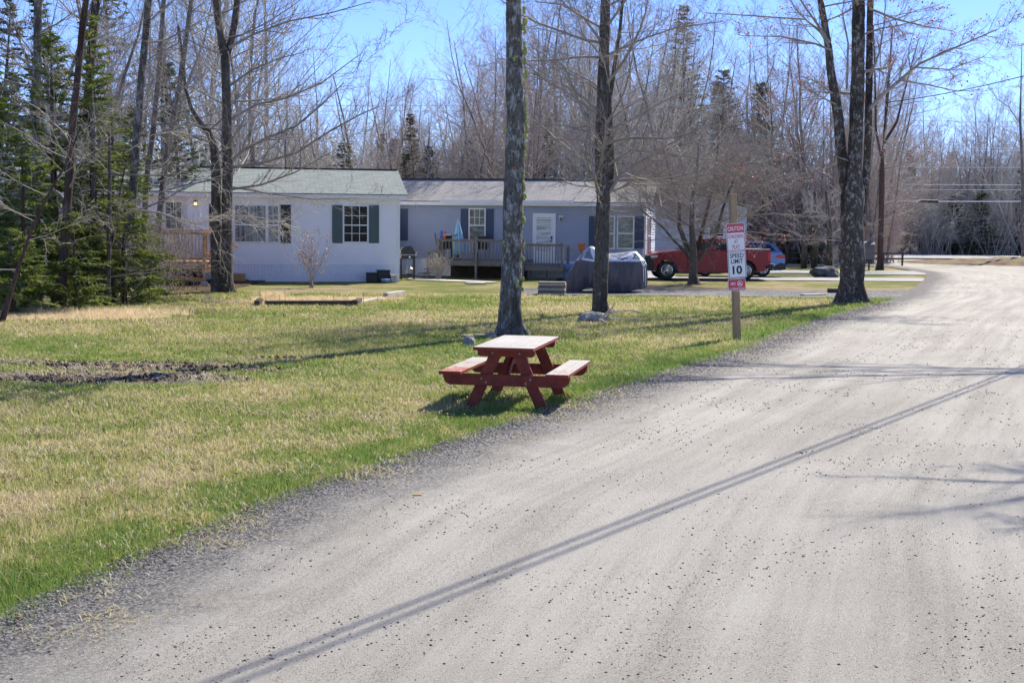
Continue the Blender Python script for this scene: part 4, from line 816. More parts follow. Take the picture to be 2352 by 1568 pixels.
mb = MB(); mb.tube([(.30, -.26, 1.05), (.40, -.26, 1.06)], .015); mb.lathe([(.04, -.27), (.04, -.29)], 10, 'y', (.05, 0, .87)); mb.build('handle', 'chrome', gr)
mb = MB(); mb.lathe([(.06, .18), (.13, .22), (.13, .42), (.06, .47), (.04, .52)], 16, 'z', (.08, 0, 0)); tag(mb.build('gas_tank', 'metal_grey', gr, smooth='auto'), None)
def boxthing(nm, label, cat, u0, u1, vt, vb, y, mat, D=.40, rz=R(10), lid=True):
    a = W(u0, vb, y); b = W(u1, vb, y); t_ = W(u0, vt, y); w_ = b.x - a.x; h = max(.1, t_.z - max(0, a.z)); o = thing(nm, label, cat, (a.x, y, 0), rz); mb = MB(); mb.box(0, w_, 0, D, -.02, h * .88 if lid else h); mb.build('body', mat, o, bevel=.012)
    if lid: mb = MB(); mb.box(-.015, w_ + .015, -.015, D + .015, h * .885, h); mb.build('lid', mat, o, bevel=.008)
    return o
boxthing('storage_box', 'low black storage box against the white skirting, left of the taller one', 'box', 842.5, 867, 624, 645, 50.6, 'plastic_black')
boxthing('storage_box', 'taller black storage box against the white skirting beside the beige crate', 'box', 867.5, 896, 618, 645, 50.75, 'plastic_black')
boxthing('beige_crate', 'small beige crate at the white house corner beside the black boxes', 'crate', 898, 911, 627, 644, 50.6, 'concrete', .4, lid=False)
o = MB(); o.lathe([(.08, 0), (.17, .02), (.19, .12), (.17, .13)], 16); o = tag(o.build('blue_basin', 'blue_plastic'), 'small blue basin in front of the taller black box', 'basin'); p = G(886, 648); o.location = (p.x, p.y, -.01)
m_ = MB(); a = G(930, 641.5); b = G(1060, 647); m_.add([(a.x, a.y - .2, .006), (a.x + 3.4, a.y - 2.2, .006), (a.x + 3.6, a.y - 1.2, .006), (a.x + .2, a.y + 1.5, .006)], [(0, 1, 2, 3)]); tag(m_.build('patio_slab', 'concrete'), kind='structure')
mound_ = MB(); p = G(1092, 651); s_ = MB(); s_.box(-.35, .35, -.25, .25, -.02, .035); o = tag(s_.build('stepping_stone', 'concrete', bevel=.012), 'flat pale stepping stone in the grass before the porch', 'stone'); o.location = p; o.rotation_euler = (0, 0, .3)

# stack of slabs beside the covered vehicle
p = G(1268, 677); st = thing('slab_stack', 'neat stack of grey brown slabs left of the covered vehicle', 'slab stack', (p.x, p.y + .3, 0), R(-4)); rr_ = random.Random(3)
for i in range(8):
    mb = MB(); dx, dy = rr_.uniform(-.02, .02), rr_.uniform(-.015, .015); mb.box(-.43 + dx, .43 + dx, -.3 + dy, .3 + dy, .0 + i * .05, .046 + i * .05); mb.build('slab', 'deck_grey' if i % 3 else 'concrete', st, bevel=.006)

# covered vehicle
def covered():
    Z = lambda Y: (1245 - Y) / 680.0; X_ = lambda X: (X - 1165) / 680.0
    top = [(250, 930), (300, 800), (380, 700), (480, 520), (620, 360), (700, 290), (770, 222), (840, 228), (900, 262), (1050, 350), (1210, 385), (1400, 368), (1600, 340), (1720, 322), (1790, 320), (1850, 360), (1900, 405), (2000, 520), (2060, 660), (2082, 900)]
    bot = [(250, 1230), (300, 1244), (560, 1240), (640, 1180), (760, 1148), (880, 1160), (980, 1210), (1100, 1222), (1300, 1215), (1560, 1215), (1720, 1212), (1800, 1168), (1950, 1165), (2030, 1145), (2082, 1040)]
    n = 96; xs = np.linspace(252, 2080, n); tz = np.interp(xs, *zip(*top)); bz = np.interp(xs, *zip(*bot)); x = (xs - 1165) / 680.0; tz = (1245 - tz) / 680.0; bz = (1245 - bz) / 680.0 - 0.01
    hw = 0.58 * np.clip(1 - np.abs((xs - 1165) / 930.0) ** 3.2, 0.04, 1) ** 0.6; sh = np.minimum(1.03, tz - 0.02)
    def prof(i, k):                     # k 0..1 from hem to ridge
        if k < .6: q = k / .6; z = bz[i] + (sh[i] - bz[i]) * q; y = hw[i] * (0.84 + .20 * math.sin(q * math.pi * .85)); y += 0.055 * mnoise.noise(Vector((x[i] * 7.5, q * 1.2, 2.0))) * (1.3 - q) * 2 + .02 * mnoise.noise(Vector((x[i] * 19, q * 3, 7.0)))
        else: q = (k - .6) / .4; z = sh[i] + (tz[i] - sh[i]) * math.sin(q * math.pi / 2) ** .9; y = hw[i] * 0.93 * (1 - q) ** .8 + .0; z += 0.012 * mnoise.noise(Vector((x[i] * 7, q * 4, 0)))
        return y, z
    root = thing('covered_vehicle', 'small vehicle under a dark grey cover with silver top standing on the gravel drive', 'covered vehicle', G(1395, 671.0) + Vector((0, .35, 0)), R(-2))
    ks = [i / 24 * .6 for i in range(25)]; kt = [.6 + i / 14 * .4 for i in range(15)]
    for nm, kk, mt in (('side_cloth', ks, 'cover_dark'), ('top_cloth', kt, 'cover_mid')):
        mb = MB()
        for sg in (-1, 1):
            b = len(mb.v)
            for i in range(n):
                for k in kk: y, z = prof(i, k); mb.v.append((x[i], sg * y, z))
            m2 = len(kk)
            for i in range(n - 1):
                for j in range(m2 - 1): mb.f.append((b + i * m2 + j, b + (i + 1) * m2 + j, b + (i + 1) * m2 + j + 1, b + i * m2 + j + 1))
        if nm == 'side_cloth':
            for e in (0, n - 1):
                b = len(mb.v); m2 = len(kk); 
                for k in kk: y, z = prof(e, k); mb.v += [(x[e], -y, z), (x[e], y, z)]
                for j in range(m2 - 1): mb.f.append((b + 2 * j, b + 2 * j + 1, b + 2 * j + 3, b + 2 * j + 2))
        mb.build(nm, mt, root, smooth=True)
    def surf(xx, z, sg):
        i = int(np.clip((xx - x[0]) / (x[1] - x[0]), 0, n - 1)); ka = [prof(i, k) for k in np.linspace(0, 1, 60)]; zz = [q[1] for q in ka]; j = int(np.argmin([abs(q - z) for q in zz])); return ka[j][0]
    def ribbon(pts, w_, name='silver_band'):
        mb = MB()
        for sg in (-1, 1):
            P = []
            for a, c in zip(pts[:-1], pts[1:]):
                m2 = 8
                for q in range(m2): P.append((a[0] + (c[0] - a[0]) * q / m2, a[1] + (c[1] - a[1]) * q / m2, a[2] + (c[2] - a[2]) * q / m2))
            P.append(pts[-1]); b = len(mb.v)
            for q, (X, Y, W_) in enumerate(P):
                q2 = min(q + 1, len(P) - 1); q1 = max(q - 1, 0); dx, dy = P[q2][0] - P[q1][0], P[q2][1] - P[q1][1]; l = math.hypot(dx, dy) + 1e-6; nx_, ny_ = -dy / l * W_ / 2, dx / l * W_ / 2
                for (a, c) in ((X + nx_, Y + ny_), (X, Y), (X - nx_, Y - ny_)): xx, z = X_(a), Z(c); mb.v.append((xx, sg * (surf(xx, z, sg) + .014), z))
            for q in range(len(P) - 1):
                for j in range(2): mb.f.append((b + q * 3 + j, b + q * 3 + j + 1, b + q * 3 + 4 + j, b + q * 3 + 3 + j))
        mb.build(name, 'cover_silver', root, smooth=True)
    ribbon([(590, 500, 45), (720, 520, 50), (880, 545, 40), (1050, 500, 60), (1200, 510, 90), (1350, 510, 80), (1480, 540, 30), (1600, 520, 60), (1900, 525, 55)], 0)
    ribbon([(770, 235, 40), (830, 330, 110), (890, 520, 70)], 0); ribbon([(750, 290, 30), (650, 390, 50), (600, 490, 50)], 0)
    ribbon([(1770, 345, 30), (1600, 420, 60), (1440, 480, 30)], 0); ribbon([(1750, 370, 20), (1690, 450, 80), (1640, 520, 120)], 0)
    ribbon([(1800, 340, 40), (1900, 450, 60), (1970, 560, 110), (2005, 650, 95)], 0); ribbon([(1970, 690, 22), (1985, 1000, 14)], 0, 'strap'); ribbon([(2010, 660, 20), (2035, 960, 16), (2030, 1090, 20)], 0, 'strap')
plain('cover_mid', (0.20, 0.21, 0.28), 0.6, var=0.2, scale=3)
covered()

# ---------------------------------------------------------------- picnic table
def picnic():
    t = NT('table_paint', 0.68); 
    geo = t.n('NewGeometry'); sx = t.n('SeparateXYZ'); t.l(geo.outputs['Normal'], sx.inputs[0]); up = t.ramp(sx.outputs[2], [(0.5, 0.0), (0.7, 1.0)])
    v = t.coord((1, 1, 1), True); red = t.ramp(t.noise(v, 8, 5), [(0.3, (0.19, 0.020, 0.008)), (0.75, (0.28, 0.038, 0.018))])
    v5 = t.coord((7, 1.2, 5), True); n = t.noise(v5, 4, 9, 0.78); n2 = t.noise(v, 1.7, 5, .65)
    a = t.math('ADD', t.math('MULTIPLY', n, 0.55), t.math('MULTIPLY', n2, 0.65))
    a = t.math('ADD', a, t.attr('wear'))
    worn = t.ramp(a, [(0.47, (0.34, 0.07, 0.045)), (0.50, (0.46, 0.24, 0.20)), (0.53, (0.38, 0.36, 0.34)), (0.75, (0.49, 0.465, 0.44))])
    t.col(t.mix(up, red, worn)); t.bump(n, 0.003)
    root = thing('picnic_table', 'red brown wooden picnic table with worn whitish top on the lawn', 'picnic table', (-0.105, 16.55, 0), R(-11.7))
    def plank(nm, x0, x1, y0, y1, z0, z1, wear, lab=None):
        ny = 24; nx = 3; V = []; 
        mb = MB(); mb.box(x0, x1, y0, y1, z0, z1); o = mb.build(nm, 'table_paint', root, bevel=.0025)
        at = o.data.attributes.new('wear', 'FLOAT', 'POINT'); at.data.foreach_set('value', np.array([wear(v.co.x, v.co.y) for v in o.data.vertices], dtype=np.float32)); return tag(o, lab)
    for i in range(5): x = -.375 + i * .151; plank('top_plank', x, x + .149, -.02 + .008 * math.sin(i * 3), 1.80, .725, .765, lambda a, b: 0.03)
    for sx_ in (-1, 1):
        for i in range(2): x = (.53 + i * .142) * sx_; plank('seat_plank', min(x, x + .137 * sx_), max(x, x + .137 * sx_), -.02, 1.80, .415, .455, (lambda a, b: -0.10 + 0.06 * b) if sx_ < 0 else (lambda a, b: 0.02))
    rc_ = 0.11
    for y in (.16, 1.58):
        pts = [(-.80, .414), (-.80, .39)] + [(-.80 + rc_ - rc_ * math.cos(a), .27 + rc_ - rc_ * math.sin(a)) for a in [R(d) for d in range(0, 91, 15)]] + [(.80 - rc_ + rc_ * math.sin(a), .27 + rc_ - rc_ * math.cos(a)) for a in [R(d) for d in range(0, 91, 15)]] + [(.80, .414)]
        mb = MB(); mb.prism(pts, y, y + .04); mb.build('seat_beam', 'table_red', root, bevel=.004)
        mb = MB(); mb.prism([(-.36, .724), (-.36, .66), (-.33, .635), (.33, .635), (.36, .66), (.36, .724)], y, y + .04); mb.build('top_cleat', 'table_red', root, bevel=.004)
        for sg in (-1, 1):
            xt, xb_ = .115 * sg, .455 * sg; h = .078; yy = y + .042 if y < 1 else y - .042
            mb = MB(); mb.prism([(xt - h, .723), (xt + h, .723), (xb_ + h, -.02), (xb_ - h, -.02)], yy, yy + .04); mb.build('leg', 'table_red', root, bevel=.004)
    mb = MB()
    for y in (.16, 1.62):
        for bx, bz in ((-.31, .36), (-.25, .31), (.31, .36), (.25, .31), (-.17, .68), (.17, .68)): mb.lathe([(.0001, y - .008), (.011, y - .007), (.012, y)], 10, 'y', (bx, 0, bz))
    mb.build('bolt_heads', 'metal_grey', root)
    mb = MB(); mb.beam((0, .26, .40), (0, .82, .70), .04, .09); mb.beam((0, 1.52, .40), (0, .98, .70), .04, .09); mb.build('brace', 'table_red', root)
    mb = MB(); mb.box(-.34, .34, .87, .91, .665, .724); mb.build('middle_cleat', 'table_red', root)
picnic()

# ---------------------------------------------------------------- sign post
def text_mesh(parent, body, xc, zc, w_, h_, y, mat, name='lettering', bold=0.02, ls=1.0):
    cu = bpy.data.curves.new('t', 'FONT'); cu.body = body; cu.size = 1; cu.offset = bold; cu.space_character = ls; cu.resolution_u = 4
    o = bpy.data.objects.new('t', cu); COL.objects.link(o); dg_ = bpy.context.evaluated_depsgraph_get(); dg_.update()
    me = bpy.data.meshes.new_from_object(o.evaluated_get(dg_)); bpy.data.objects.remove(o)
    co = np.zeros(len(me.vertices) * 3, np.float32); me.vertices.foreach_get('co', co); co = co.reshape(-1, 3)
    mn, mx = co.min(0), co.max(0); c2 = np.empty_like(co); c2[:, 0] = (co[:, 0] - (mn[0] + mx[0]) / 2) / (mx[0] - mn[0]) * w_ + xc; c2[:, 2] = (co[:, 1] - (mn[1] + mx[1]) / 2) / (mx[1] - mn[1]) * h_ + zc; c2[:, 1] = y
    me.vertices.foreach_set('co', c2.ravel()); me.update(); me.materials.clear(); return link_mesh(me, name, mat, parent)
def rrect(x0, x1, z0, z1, r_, k=6):
    P = []
    for (cx, cz, a0) in ((x1 - r_, z1 - r_, 0), (x0 + r_, z1 - r_, 90), (x0 + r_, z0 + r_, 180), (x1 - r_, z0 + r_, 270)):
        for i in range(k + 1): a = R(a0 + 90 * i / k); P.append((cx + r_ * math.cos(a), cz + r_ * math.sin(a)))
    return P
def ring(mb, outer, inner, y):
    n = len(outer); mb.add([(p[0], y, p[1]) for p in outer] + [(p[0], y, p[1]) for p in inner], [(i, (i + 1) % n, n + (i + 1) % n, n + i) for i in range(n)])
def signs():
    p = G(1693, 782); root = thing('road_sign', 'leaning wooden post with three stacked red and white signs by the road', 'sign', p); root.rotation_euler = (0, R(-3.2), R(3))
    mb = MB(); mb.box(-.064, .064, -.064, .064, -.1, 2.88); ob = mb.build('post', 'post_wood', root, bevel=.008); ob.rotation_euler = (0, 0, R(12))
    yb = -.082
    def panel(nm, xc, zc, w_, h_, mat, label, tilt):
        e = MB(); e.prism(rrect(-w_ / 2, w_ / 2, -h_ / 2, h_ / 2, .03), -.004, 0); o = e.build(nm, mat, root); o.location = (xc, yb, zc); o.rotation_euler = (0, R(tilt), R(2)); tag(o, label); return o
    w_, h_ = .366, .538
    c = panel('caution_panel', .018, 2.035, w_, h_, 'sign_white', 'upper white panel with red band reading CAUTION CHILDREN AT PLAY', -1.5)
    mb = MB(); ring(mb, rrect(-w_ / 2 + .008, w_ / 2 - .008, -h_ / 2 + .008, h_ / 2 - .008, .028), rrect(-w_ / 2 + .018, w_ / 2 - .018, -h_ / 2 + .018, h_ / 2 - .018, .022), -.0052)
    mb.add([(x, -.0048, z) for x, z in [(-w_ / 2 + .017, .085), (w_ / 2 - .017, .085)] + [q for q in rrect(-w_ / 2 + .017, w_ / 2 - .017, -.5, h_ / 2 - .017, .02) if q[1] > .1]], [tuple(range(2 + len([q for q in rrect(-w_ / 2 + .017, w_ / 2 - .017, -.5, h_ / 2 - .017, .02) if q[1] > .1])))]); mb.build('red_band', 'sign_red', c)
    text_mesh(c, 'CAUTION', 0, .168, .305, .085, -.0062, 'sign_white', bold=.018)
    text_mesh(c, 'CHILDREN', 0, .015, .295, .07, -.0058, 'sign_red', bold=.012); text_mesh(c, 'AT', 0, -.085, .075, .07, -.0058, 'sign_red', bold=.012); text_mesh(c, 'PLAY', 0, -.19, .15, .08, -.0058, 'sign_red', bold=.012)
    w_, h_ = .362, .532
    c = panel('speed_panel', .028, 1.500, w_, h_, 'sign_white', 'middle white panel reading SPEED LIMIT 10', -1.0)
    mb = MB(); ring(mb, rrect(-w_ / 2 + .010, w_ / 2 - .010, -h_ / 2 + .010, h_ / 2 - .010, .028), rrect(-w_ / 2 + .019, w_ / 2 - .019, -h_ / 2 + .019, h_ / 2 - .019, .022), -.0052); mb.build('border', 'sign_black', c)
    text_mesh(c, 'SPEED', 0, .175, .275, .088, -.0058, 'sign_black', bold=.016); text_mesh(c, 'LIMIT', 0, .065, .235, .088, -.0058, 'sign_black', bold=.016); text_mesh(c, '10', 0, -.105, .19, .165, -.0058, 'sign_black', bold=.035)
    w_, h_ = .352, .232
    c = panel('vehicle_ban_panel', .012, 1.108, w_, h_, 'sign_white', 'lowest red panel reading NO ALL TERRAIN VEHICLES', -.5)
    mb = MB(); mb.add([(x, -.0048, z) for x, z in rrect(-w_ / 2 + .008, w_ / 2 - .008, -h_ / 2 + .008, h_ / 2 - .008, .02)], [tuple(range(28))]); mb.build('red_field', 'sign_red', c)
    text_mesh(c, 'NO', -.075, .02, .095, .056, -.006, 'sign_white', bold=.03); text_mesh(c, 'ALL-TERRAIN VEHICLES', 0, -.078, .305, .036, -.006, 'sign_white', bold=.025)
    mb = MB(); circ = lambda r_: [(.062 + r_ * math.cos(2 * math.pi * i / 28), .018 + r_ * math.sin(2 * math.pi * i / 28)) for i in range(28)]; ring(mb, circ(.056), circ(.047), -.0064)
    mb.add([(.062 - .038, -.0068, .018 + .030), (.062 - .030, -.0068, .018 + .038), (.062 + .038, -.0068, .018 - .030), (.062 + .030, -.0068, .018 - .038)], [(0, 1, 2, 3)])
    for (cx_, cz_, r_) in ((.038, .000, .014), (.086, .000, .014)): mb.add([(cx_ + r_ * math.cos(i * .5236), -.0062, cz_ + r_ * math.sin(i * .5236)) for i in range(12)], [tuple(range(12))])
    mb.add([(x, -.0060, z) for x, z in ((.030, .012), (.046, .024), (.052, .042), (.062, .050), (.070, .042), (.066, .03), (.082, .022), (.094, .012), (.06, .006))], [tuple(range(9))]); mb.build('ban_symbol', 'sign_white', c)
signs()

# ---------------------------------------------------------------- vehicles
def wheel(parent, x, y, z, r_, w_, rimr, sg=-1, holes=8):
    mb = MB(); mb.lathe([(rimr, 0), (r_ * .93, 0), (r_, w_ * .15), (r_, w_ * .85), (r_ * .93, w_), (rimr, w_)], 36, 'y'); wh = mb.build('wheel', 'rubber', parent, smooth='auto'); wh.location = (x, y, z)
    mb = MB(); mb.lathe([(rimr + .004, .0), (rimr - .015, -.006), (rimr - .03, .05), (rimr * .62, .055), (rimr * .5, .02), (rimr * .22, .015), (rimr * .2, -.01), (.001, -.012)], 36, 'y'); mb.build('rim', 'chrome', wh, smooth='auto')
    mb = MB()
    for i in range(holes):
        a = 2 * math.pi * i / holes; cx_, cz_ = rimr * .73 * math.cos(a), rimr * .73 * math.sin(a); q = rimr * .115; mb.add([(cx_ + q * math.cos(j * .7854), .046, cz_ + q * math.sin(j * .7854)) for j in range(8)], [tuple(range(8))])
    mb.build('rim_holes', 'plastic_black', wh)
def arch(cx_, cz_, r_, zb, rev=False):
    a0 = math.asin((zb - cz_) / r_) if abs(zb - cz_) < r_ else 0; P = [(cx_ + r_ * math.cos(a), cz_ + r_ * math.sin(a)) for a in np.linspace(a0, math.pi - a0, 17)]
    return P
def cabin(root, low, high, W_, zb, zt, ib, it, mat):
    """tapered greenhouse: polygon in x,z; y inset grows with height"""
    ins = lambda z: ib + (it - ib) * (z - zb) / (zt - zb); P = low
    mb = MB(); n = len(P); mb.add([(x, ins(z), z) for x, z in P] + [(x, W_ - ins(z), z) for x, z in P], [tuple(range(n)), tuple(range(2 * n - 1, n - 1, -1))] + [(i, i + n, (i + 1) % n + n, (i + 1) % n) for i in range(n)])
    mb.build('cabin', mat, root, bevel=.03, seg=2, smooth='auto'); return ins
def side_glass(root, pts, ins, W_, name='side_window'):
    mb = MB(); n = len(pts)
    for sg in (0, 1):
        f = (lambda z, o: ins(z) - o) if sg == 0 else (lambda z, o: W_ - ins(z) + o)
        mb.add([(x, f(z, .006), z) for x, z in pts], [tuple(range(n))])
    mb.build(name, 'glass_car', root)
def pickup():
    p = W(1486.5, 642, 55.6); root = thing('pickup_truck', 'red pickup truck with steel wheels parked on the driveway', 'pickup truck', (p.x, 55.5, 0), R(4)); Wd = 1.78
    fa = arch(.80, .36, .44, .30); ra = arch(4.06, .36, .44, .34)
    poly = [(.10, .40), (.02, .62), (.02, .90), (.09, 1.00), (.40, 1.08), (1.15, 1.165), (1.45, 1.19), (3.80, 1.20), (3.82, 1.245), (5.02, 1.245), (5.08, 1.20), (5.07, .62), (4.98, .46)] + ra + [(3.55, .30), (1.35, .28)] + fa + [(.30, .36)]
    body = MB(); body.prism(poly, 0, Wd); body.build('body', 'paint_red', root, bevel=.028, seg=3, smooth='auto')
    P = [(1.40, 1.17), (2.12, 1.60), (2.35, 1.66), (3.42, 1.665), (3.58, 1.62), (3.80, 1.18)]
    ins = cabin(root, P, None, Wd, 1.17, 1.66, .05, .20, 'paint_red')
    side_glass(root, [(1.75, 1.225), (2.18, 1.52), (2.38, 1.575), (2.62, 1.58), (2.62, 1.225)], ins, Wd); side_glass(root, [(2.72, 1.225), (2.72, 1.58), (3.38, 1.57), (3.58, 1.225)], ins, Wd)
    mb = MB(); mb.add([(1.43, .14, 1.225), (1.43, Wd - .14, 1.225), (2.08, Wd - .24, 1.592), (2.08, .24, 1.592)], [(0, 1, 2, 3)]); mb.build('windscreen', 'glass_car', root)
    mb = MB(); mb.add([(3.60, .24, 1.60), (3.60, Wd - .24, 1.60), (3.80, Wd - .14, 1.25), (3.80, .14, 1.25)], [(0, 1, 2, 3)]); mb.build('rear_window', 'glass_car', root)
    mb = MB(); mb.prism([(-.06, .40), (-.07, .66), (-.02, .96), (.10, .98), (.30, .66), (.30, .36), (.02, .34)], -.02, Wd + .02); mb.build('front_bumper', 'plastic_black', root, bevel=.03, seg=2)
    mb = MB(); mb.prism([(5.0, .46), (5.22, .48), (5.24, .66), (5.06, .66), (4.82, .60), (4.82, .50)], .0, Wd); mb.build('rear_bumper', 'plastic_black', root, bevel=.02, seg=2); mb = MB(); mb.box(5.13, 5.25, .01, Wd - .01, .56, .67); mb.build('bumper_cap', 'chrome', root, bevel=.02, seg=2)
    for y in (-.012, Wd - .12):
        mb = MB(); mb.prism([(.03, .86), (.12, .98), (.42, .99), (.40, .90), (.10, .84)], y, y + .13); mb.build('headlight', 'headlight', root, bevel=.01)
        mb = MB(); mb.box(4.96, 5.085, y + .0, y + .13, .80, 1.15); mb.build('taillight', 'taillight', root, bevel=.015)
        mb = MB(); mb.box(.16, .20, y - .004, y + .1, .60, .76); mb.build('marker_light', 'headlight', root)
    mb = MB(); mb.box(3.90, 5.0, .07, Wd - .07, 1.246, 1.252); mb.build('bed_opening', 'plastic_black', root)
    for yy in (.005, Wd - .06): mb = MB(); mb.box(3.86, 5.05, yy, yy + .055, 1.247, 1.27); mb.build('bed_rail_glint', 'chrome', root)  # bright chrome strips imitate sun glinting along the bed edge
    mb = MB(); mb.box(1.62, 1.66, -.004, .0, .40, 1.16); mb.box(2.66, 2.675, -.004, .0, .36, 1.17); mb.box(3.55, 3.565, -.004, .0, .36, 1.17); mb.box(3.78, 3.80, -.004, .0, .34, 1.19); mb.build('door_seams', 'plastic_black', root)
    for x in (2.48, 3.35): mb = MB(); mb.box(x, x + .16, -.035, -.006, 1.02, 1.055); mb.build('door_handle', 'plastic_black', root, bevel=.008)
    mb = MB(); mb.box(1.72, 1.80, -.22, .03, 1.21, 1.25); mb.box(1.66, 1.80, -.26, -.10, 1.19, 1.38); mb.build('mirror', 'plastic_black', root, bevel=.02, seg=2)
    mb = MB(); mb.box(.35, 4.7, .2, Wd - .2, .30, .50); mb.build('underbody', 'plastic_black', root)
    for x in (.80, 4.06):
        wheel(root, x, .02, .375, .375, .24, .235); wheel(root, x, Wd - .26, .375, .375, .24, .235)
    mb = MB(); mb.tube([(2.0, .2, .33), (4.9, .2, .36)], .03); mb.build('exhaust', 'metal_grey', root)
pickup()
def suv():
    p = W(1806, 637, 59.0); L = 4.35; root = thing('crossover_car', 'light blue crossover with roof rails parked behind the red pickup', 'car', (p.x - L, 59.2, 0), R(2)); Wd = 1.75
    fa = arch(.88, .34, .40, .26); ra = arch(3.40, .34, .40, .26)
    poly = [(.08, .32), (.0, .55), (.04, .82), (.25, .93), (1.05, 1.03), (4.12, 1.06), (4.33, .98), (4.36, .72), (4.35, .45), (4.22, .30)] + ra + [(3.0, .24), (1.3, .24)] + fa
    mb = MB(); mb.prism(poly, 0, Wd); mb.build('body', 'paint_blue', root, bevel=.04, seg=3, smooth='auto')
    P = [(.95, 1.0), (1.70, 1.42), (2.1, 1.52), (3.3, 1.52), (3.85, 1.44), (4.28, 1.02)]
    ins = cabin(root, P, None, Wd, 1.0, 1.52, .04, .22, 'paint_blue')
    side_glass(root, [(1.30, 1.06), (1.78, 1.36), (2.15, 1.45), (2.45, 1.455), (2.45, 1.06)], ins, Wd); side_glass(root, [(2.52, 1.06), (2.52, 1.455), (3.25, 1.45), (3.30, 1.06)], ins, Wd); side_glass(root, [(3.37, 1.08), (3.34, 1.44), (3.72, 1.38), (3.95, 1.14)], ins, Wd)
    mb = MB(); mb.add([(3.92, .25, 1.395), (3.92, Wd - .25, 1.395), (4.27, Wd - .16, 1.06), (4.27, .16, 1.06)], [(0, 1, 2, 3)]); mb.build('rear_window', 'glass_car', root)
    mb = MB(); mb.add([(1.0, .16, 1.04), (1.0, Wd - .16, 1.04), (1.66, Wd - .25, 1.41), (1.66, .25, 1.41)], [(0, 1, 2, 3)]); mb.build('windscreen', 'glass_car', root)
    mb = MB(); mb.prism([(4.1, .28), (4.36, .30), (4.41, .42), (4.40, .56), (4.15, .62), (3.86, .46), (3.86, .30)], -.02, Wd + .02); mb.build('rear_bumper', 'plastic_black', root, bevel=.02, seg=2)
    mb = MB(); mb.prism([(1.3, .22), (3.0, .22), (3.0, .36), (1.3, .36)], -.015, Wd + .015); mb.build('sill', 'plastic_black', root)
    for y in (-.015, Wd - .115): mb = MB(); mb.prism([(3.92, .84), (4.36, .80), (4.33, .95), (4.02, .96)], y, y + .13); mb.build('taillight', 'taillight', root, bevel=.015)
    for y in (.18, Wd - .22):
        mb = MB(); mb.tube([(1.8, y, 1.50), (1.9, y, 1.57), (3.5, y, 1.57), (3.65, y, 1.50)], .018, 6); mb.build('roof_rail', 'metal_black', root)
    mb = MB(); mb.box(4.36, 4.42, .35, Wd - .35, .55, .60); mb.build('hitch_plate', 'chrome', root)
    for x in (.88, 3.40):
        wheel(root, x, .02, .335, .335, .22, .22, holes=5); wheel(root, x, Wd - .24, .335, .335, .22, .22, holes=5)
suv()
p = G(1903, 613); o2 = thing('parked_car', 'pale grey blue car parked far off left of the triple trunk', 'car', (W(1990, 590, 82).x, 80.5, 0), R(80))
mb = MB(); mb.prism([(0, .3), (0, .75), (.9, .9), (3.6, .92), (4.2, .8), (4.25, .4), (4.1, .28)], 0, 1.7); mb.build('body', 'paint_pale', o2, bevel=.05, seg=2); ins = cabin(o2, [(.9, .88), (1.5, 1.32), (2.9, 1.36), (3.7, .9)], None, 1.7, .88, 1.36, .05, .2, 'paint_pale'); side_glass(o2, [(1.2, .95), (1.6, 1.26), (2.8, 1.28), (3.3, .95)], ins, 1.7)
for x in (.8, 3.3): wheel(o2, x, .0, .32, .32, .2, .2, holes=5); wheel(o2, x, 1.5, .32, .32, .2, .2, holes=5)
p = W(2075, 590, 112); o2 = thing('dark_vehicle', 'dark blue vehicle half hidden among the bare trees across the road', 'vehicle', (p.x - 2.2, 110, 0), R(-5))
mb = MB(); mb.prism([(0, .3), (0, 1.0), (.5, 1.9), (4.2, 2.0), (4.6, 1.0), (4.6, .3)], 0, 2.0); mb.build('body', 'shutter_navy', o2, bevel=.06, seg=2); mb = MB(); mb.add([(.8, -.01, 1.1), (1.0, -.01, 1.7), (3.9, -.01, 1.75), (4.0, -.01, 1.1)], [(0, 1, 2, 3)]); mb.build('side_window', 'glass_car', o2)
for x in (.9, 3.7): wheel(o2, x, -.02, .38, .38, .22, .22, holes=5)

# ---------------------------------------------------------------- rocks, timbers, garden bed
def rock(name, loc, sx, sy, sz, mat, label, cat='rock', seed=0, rz=0, group=None, flat=False):
    bm = bmesh.new(); bmesh.ops.create_icosphere(bm, subdivisions=3, radius=1)
    for v in bm.verts:
        n = v.co.normalized(); f = 1 + .28 * mnoise.noise(n * 1.6 + Vector((seed * 3.1, 0, 0))) + .10 * mnoise.noise(n * 4.5 + Vector((0, seed, 0))); c = n * f
        if flat: c.z = min(c.z, .55 + .05 * mnoise.noise(n * 3))
        v.co = Vector((c.x * sx, c.y * sy, (c.z + .55) * sz))
    me = bpy.data.meshes.new(name); bm.to_mesh(me); bm.free(); me.shade_smooth(); me.set_sharp_from_angle(angle=R(28))
    o = link_mesh(me, name, mat); o.location = (loc[0], loc[1], -.03); o.rotation_euler = (0, 0, rz); return tag(o, label, cat, group)
def rg_(u, v): p = G(u, v); return (p.x, p.y)
gp = 'stones beside the mossy trunk'
rock('stone', rg_(1073, 777), .14, .12, .09, 'stone', 'leftmost flat topped stone beside the mossy trunk', seed=1, group=gp, flat=True)
rock('stone', rg_(1078, 794), .13, .11, .13, 'stone', 'brownish upright stone nearest the viewer beside the mossy trunk', seed=2, group=gp)
rock('stone', rg_(1101, 774), .15, .11, .08, 'stone', 'flat stone in the middle of the row by the mossy trunk', seed=3, group=gp, flat=True)
rock('stone', rg_(1127, 778), .13, .11, .10, 'stone', 'roundish pale stone closest to the mossy trunk', seed=4, group=gp)
rock('rock', rg_(1361, 739), .33, .26, .18, 'stone', 'grey granite rock at the foot of the branching tree', seed=5)
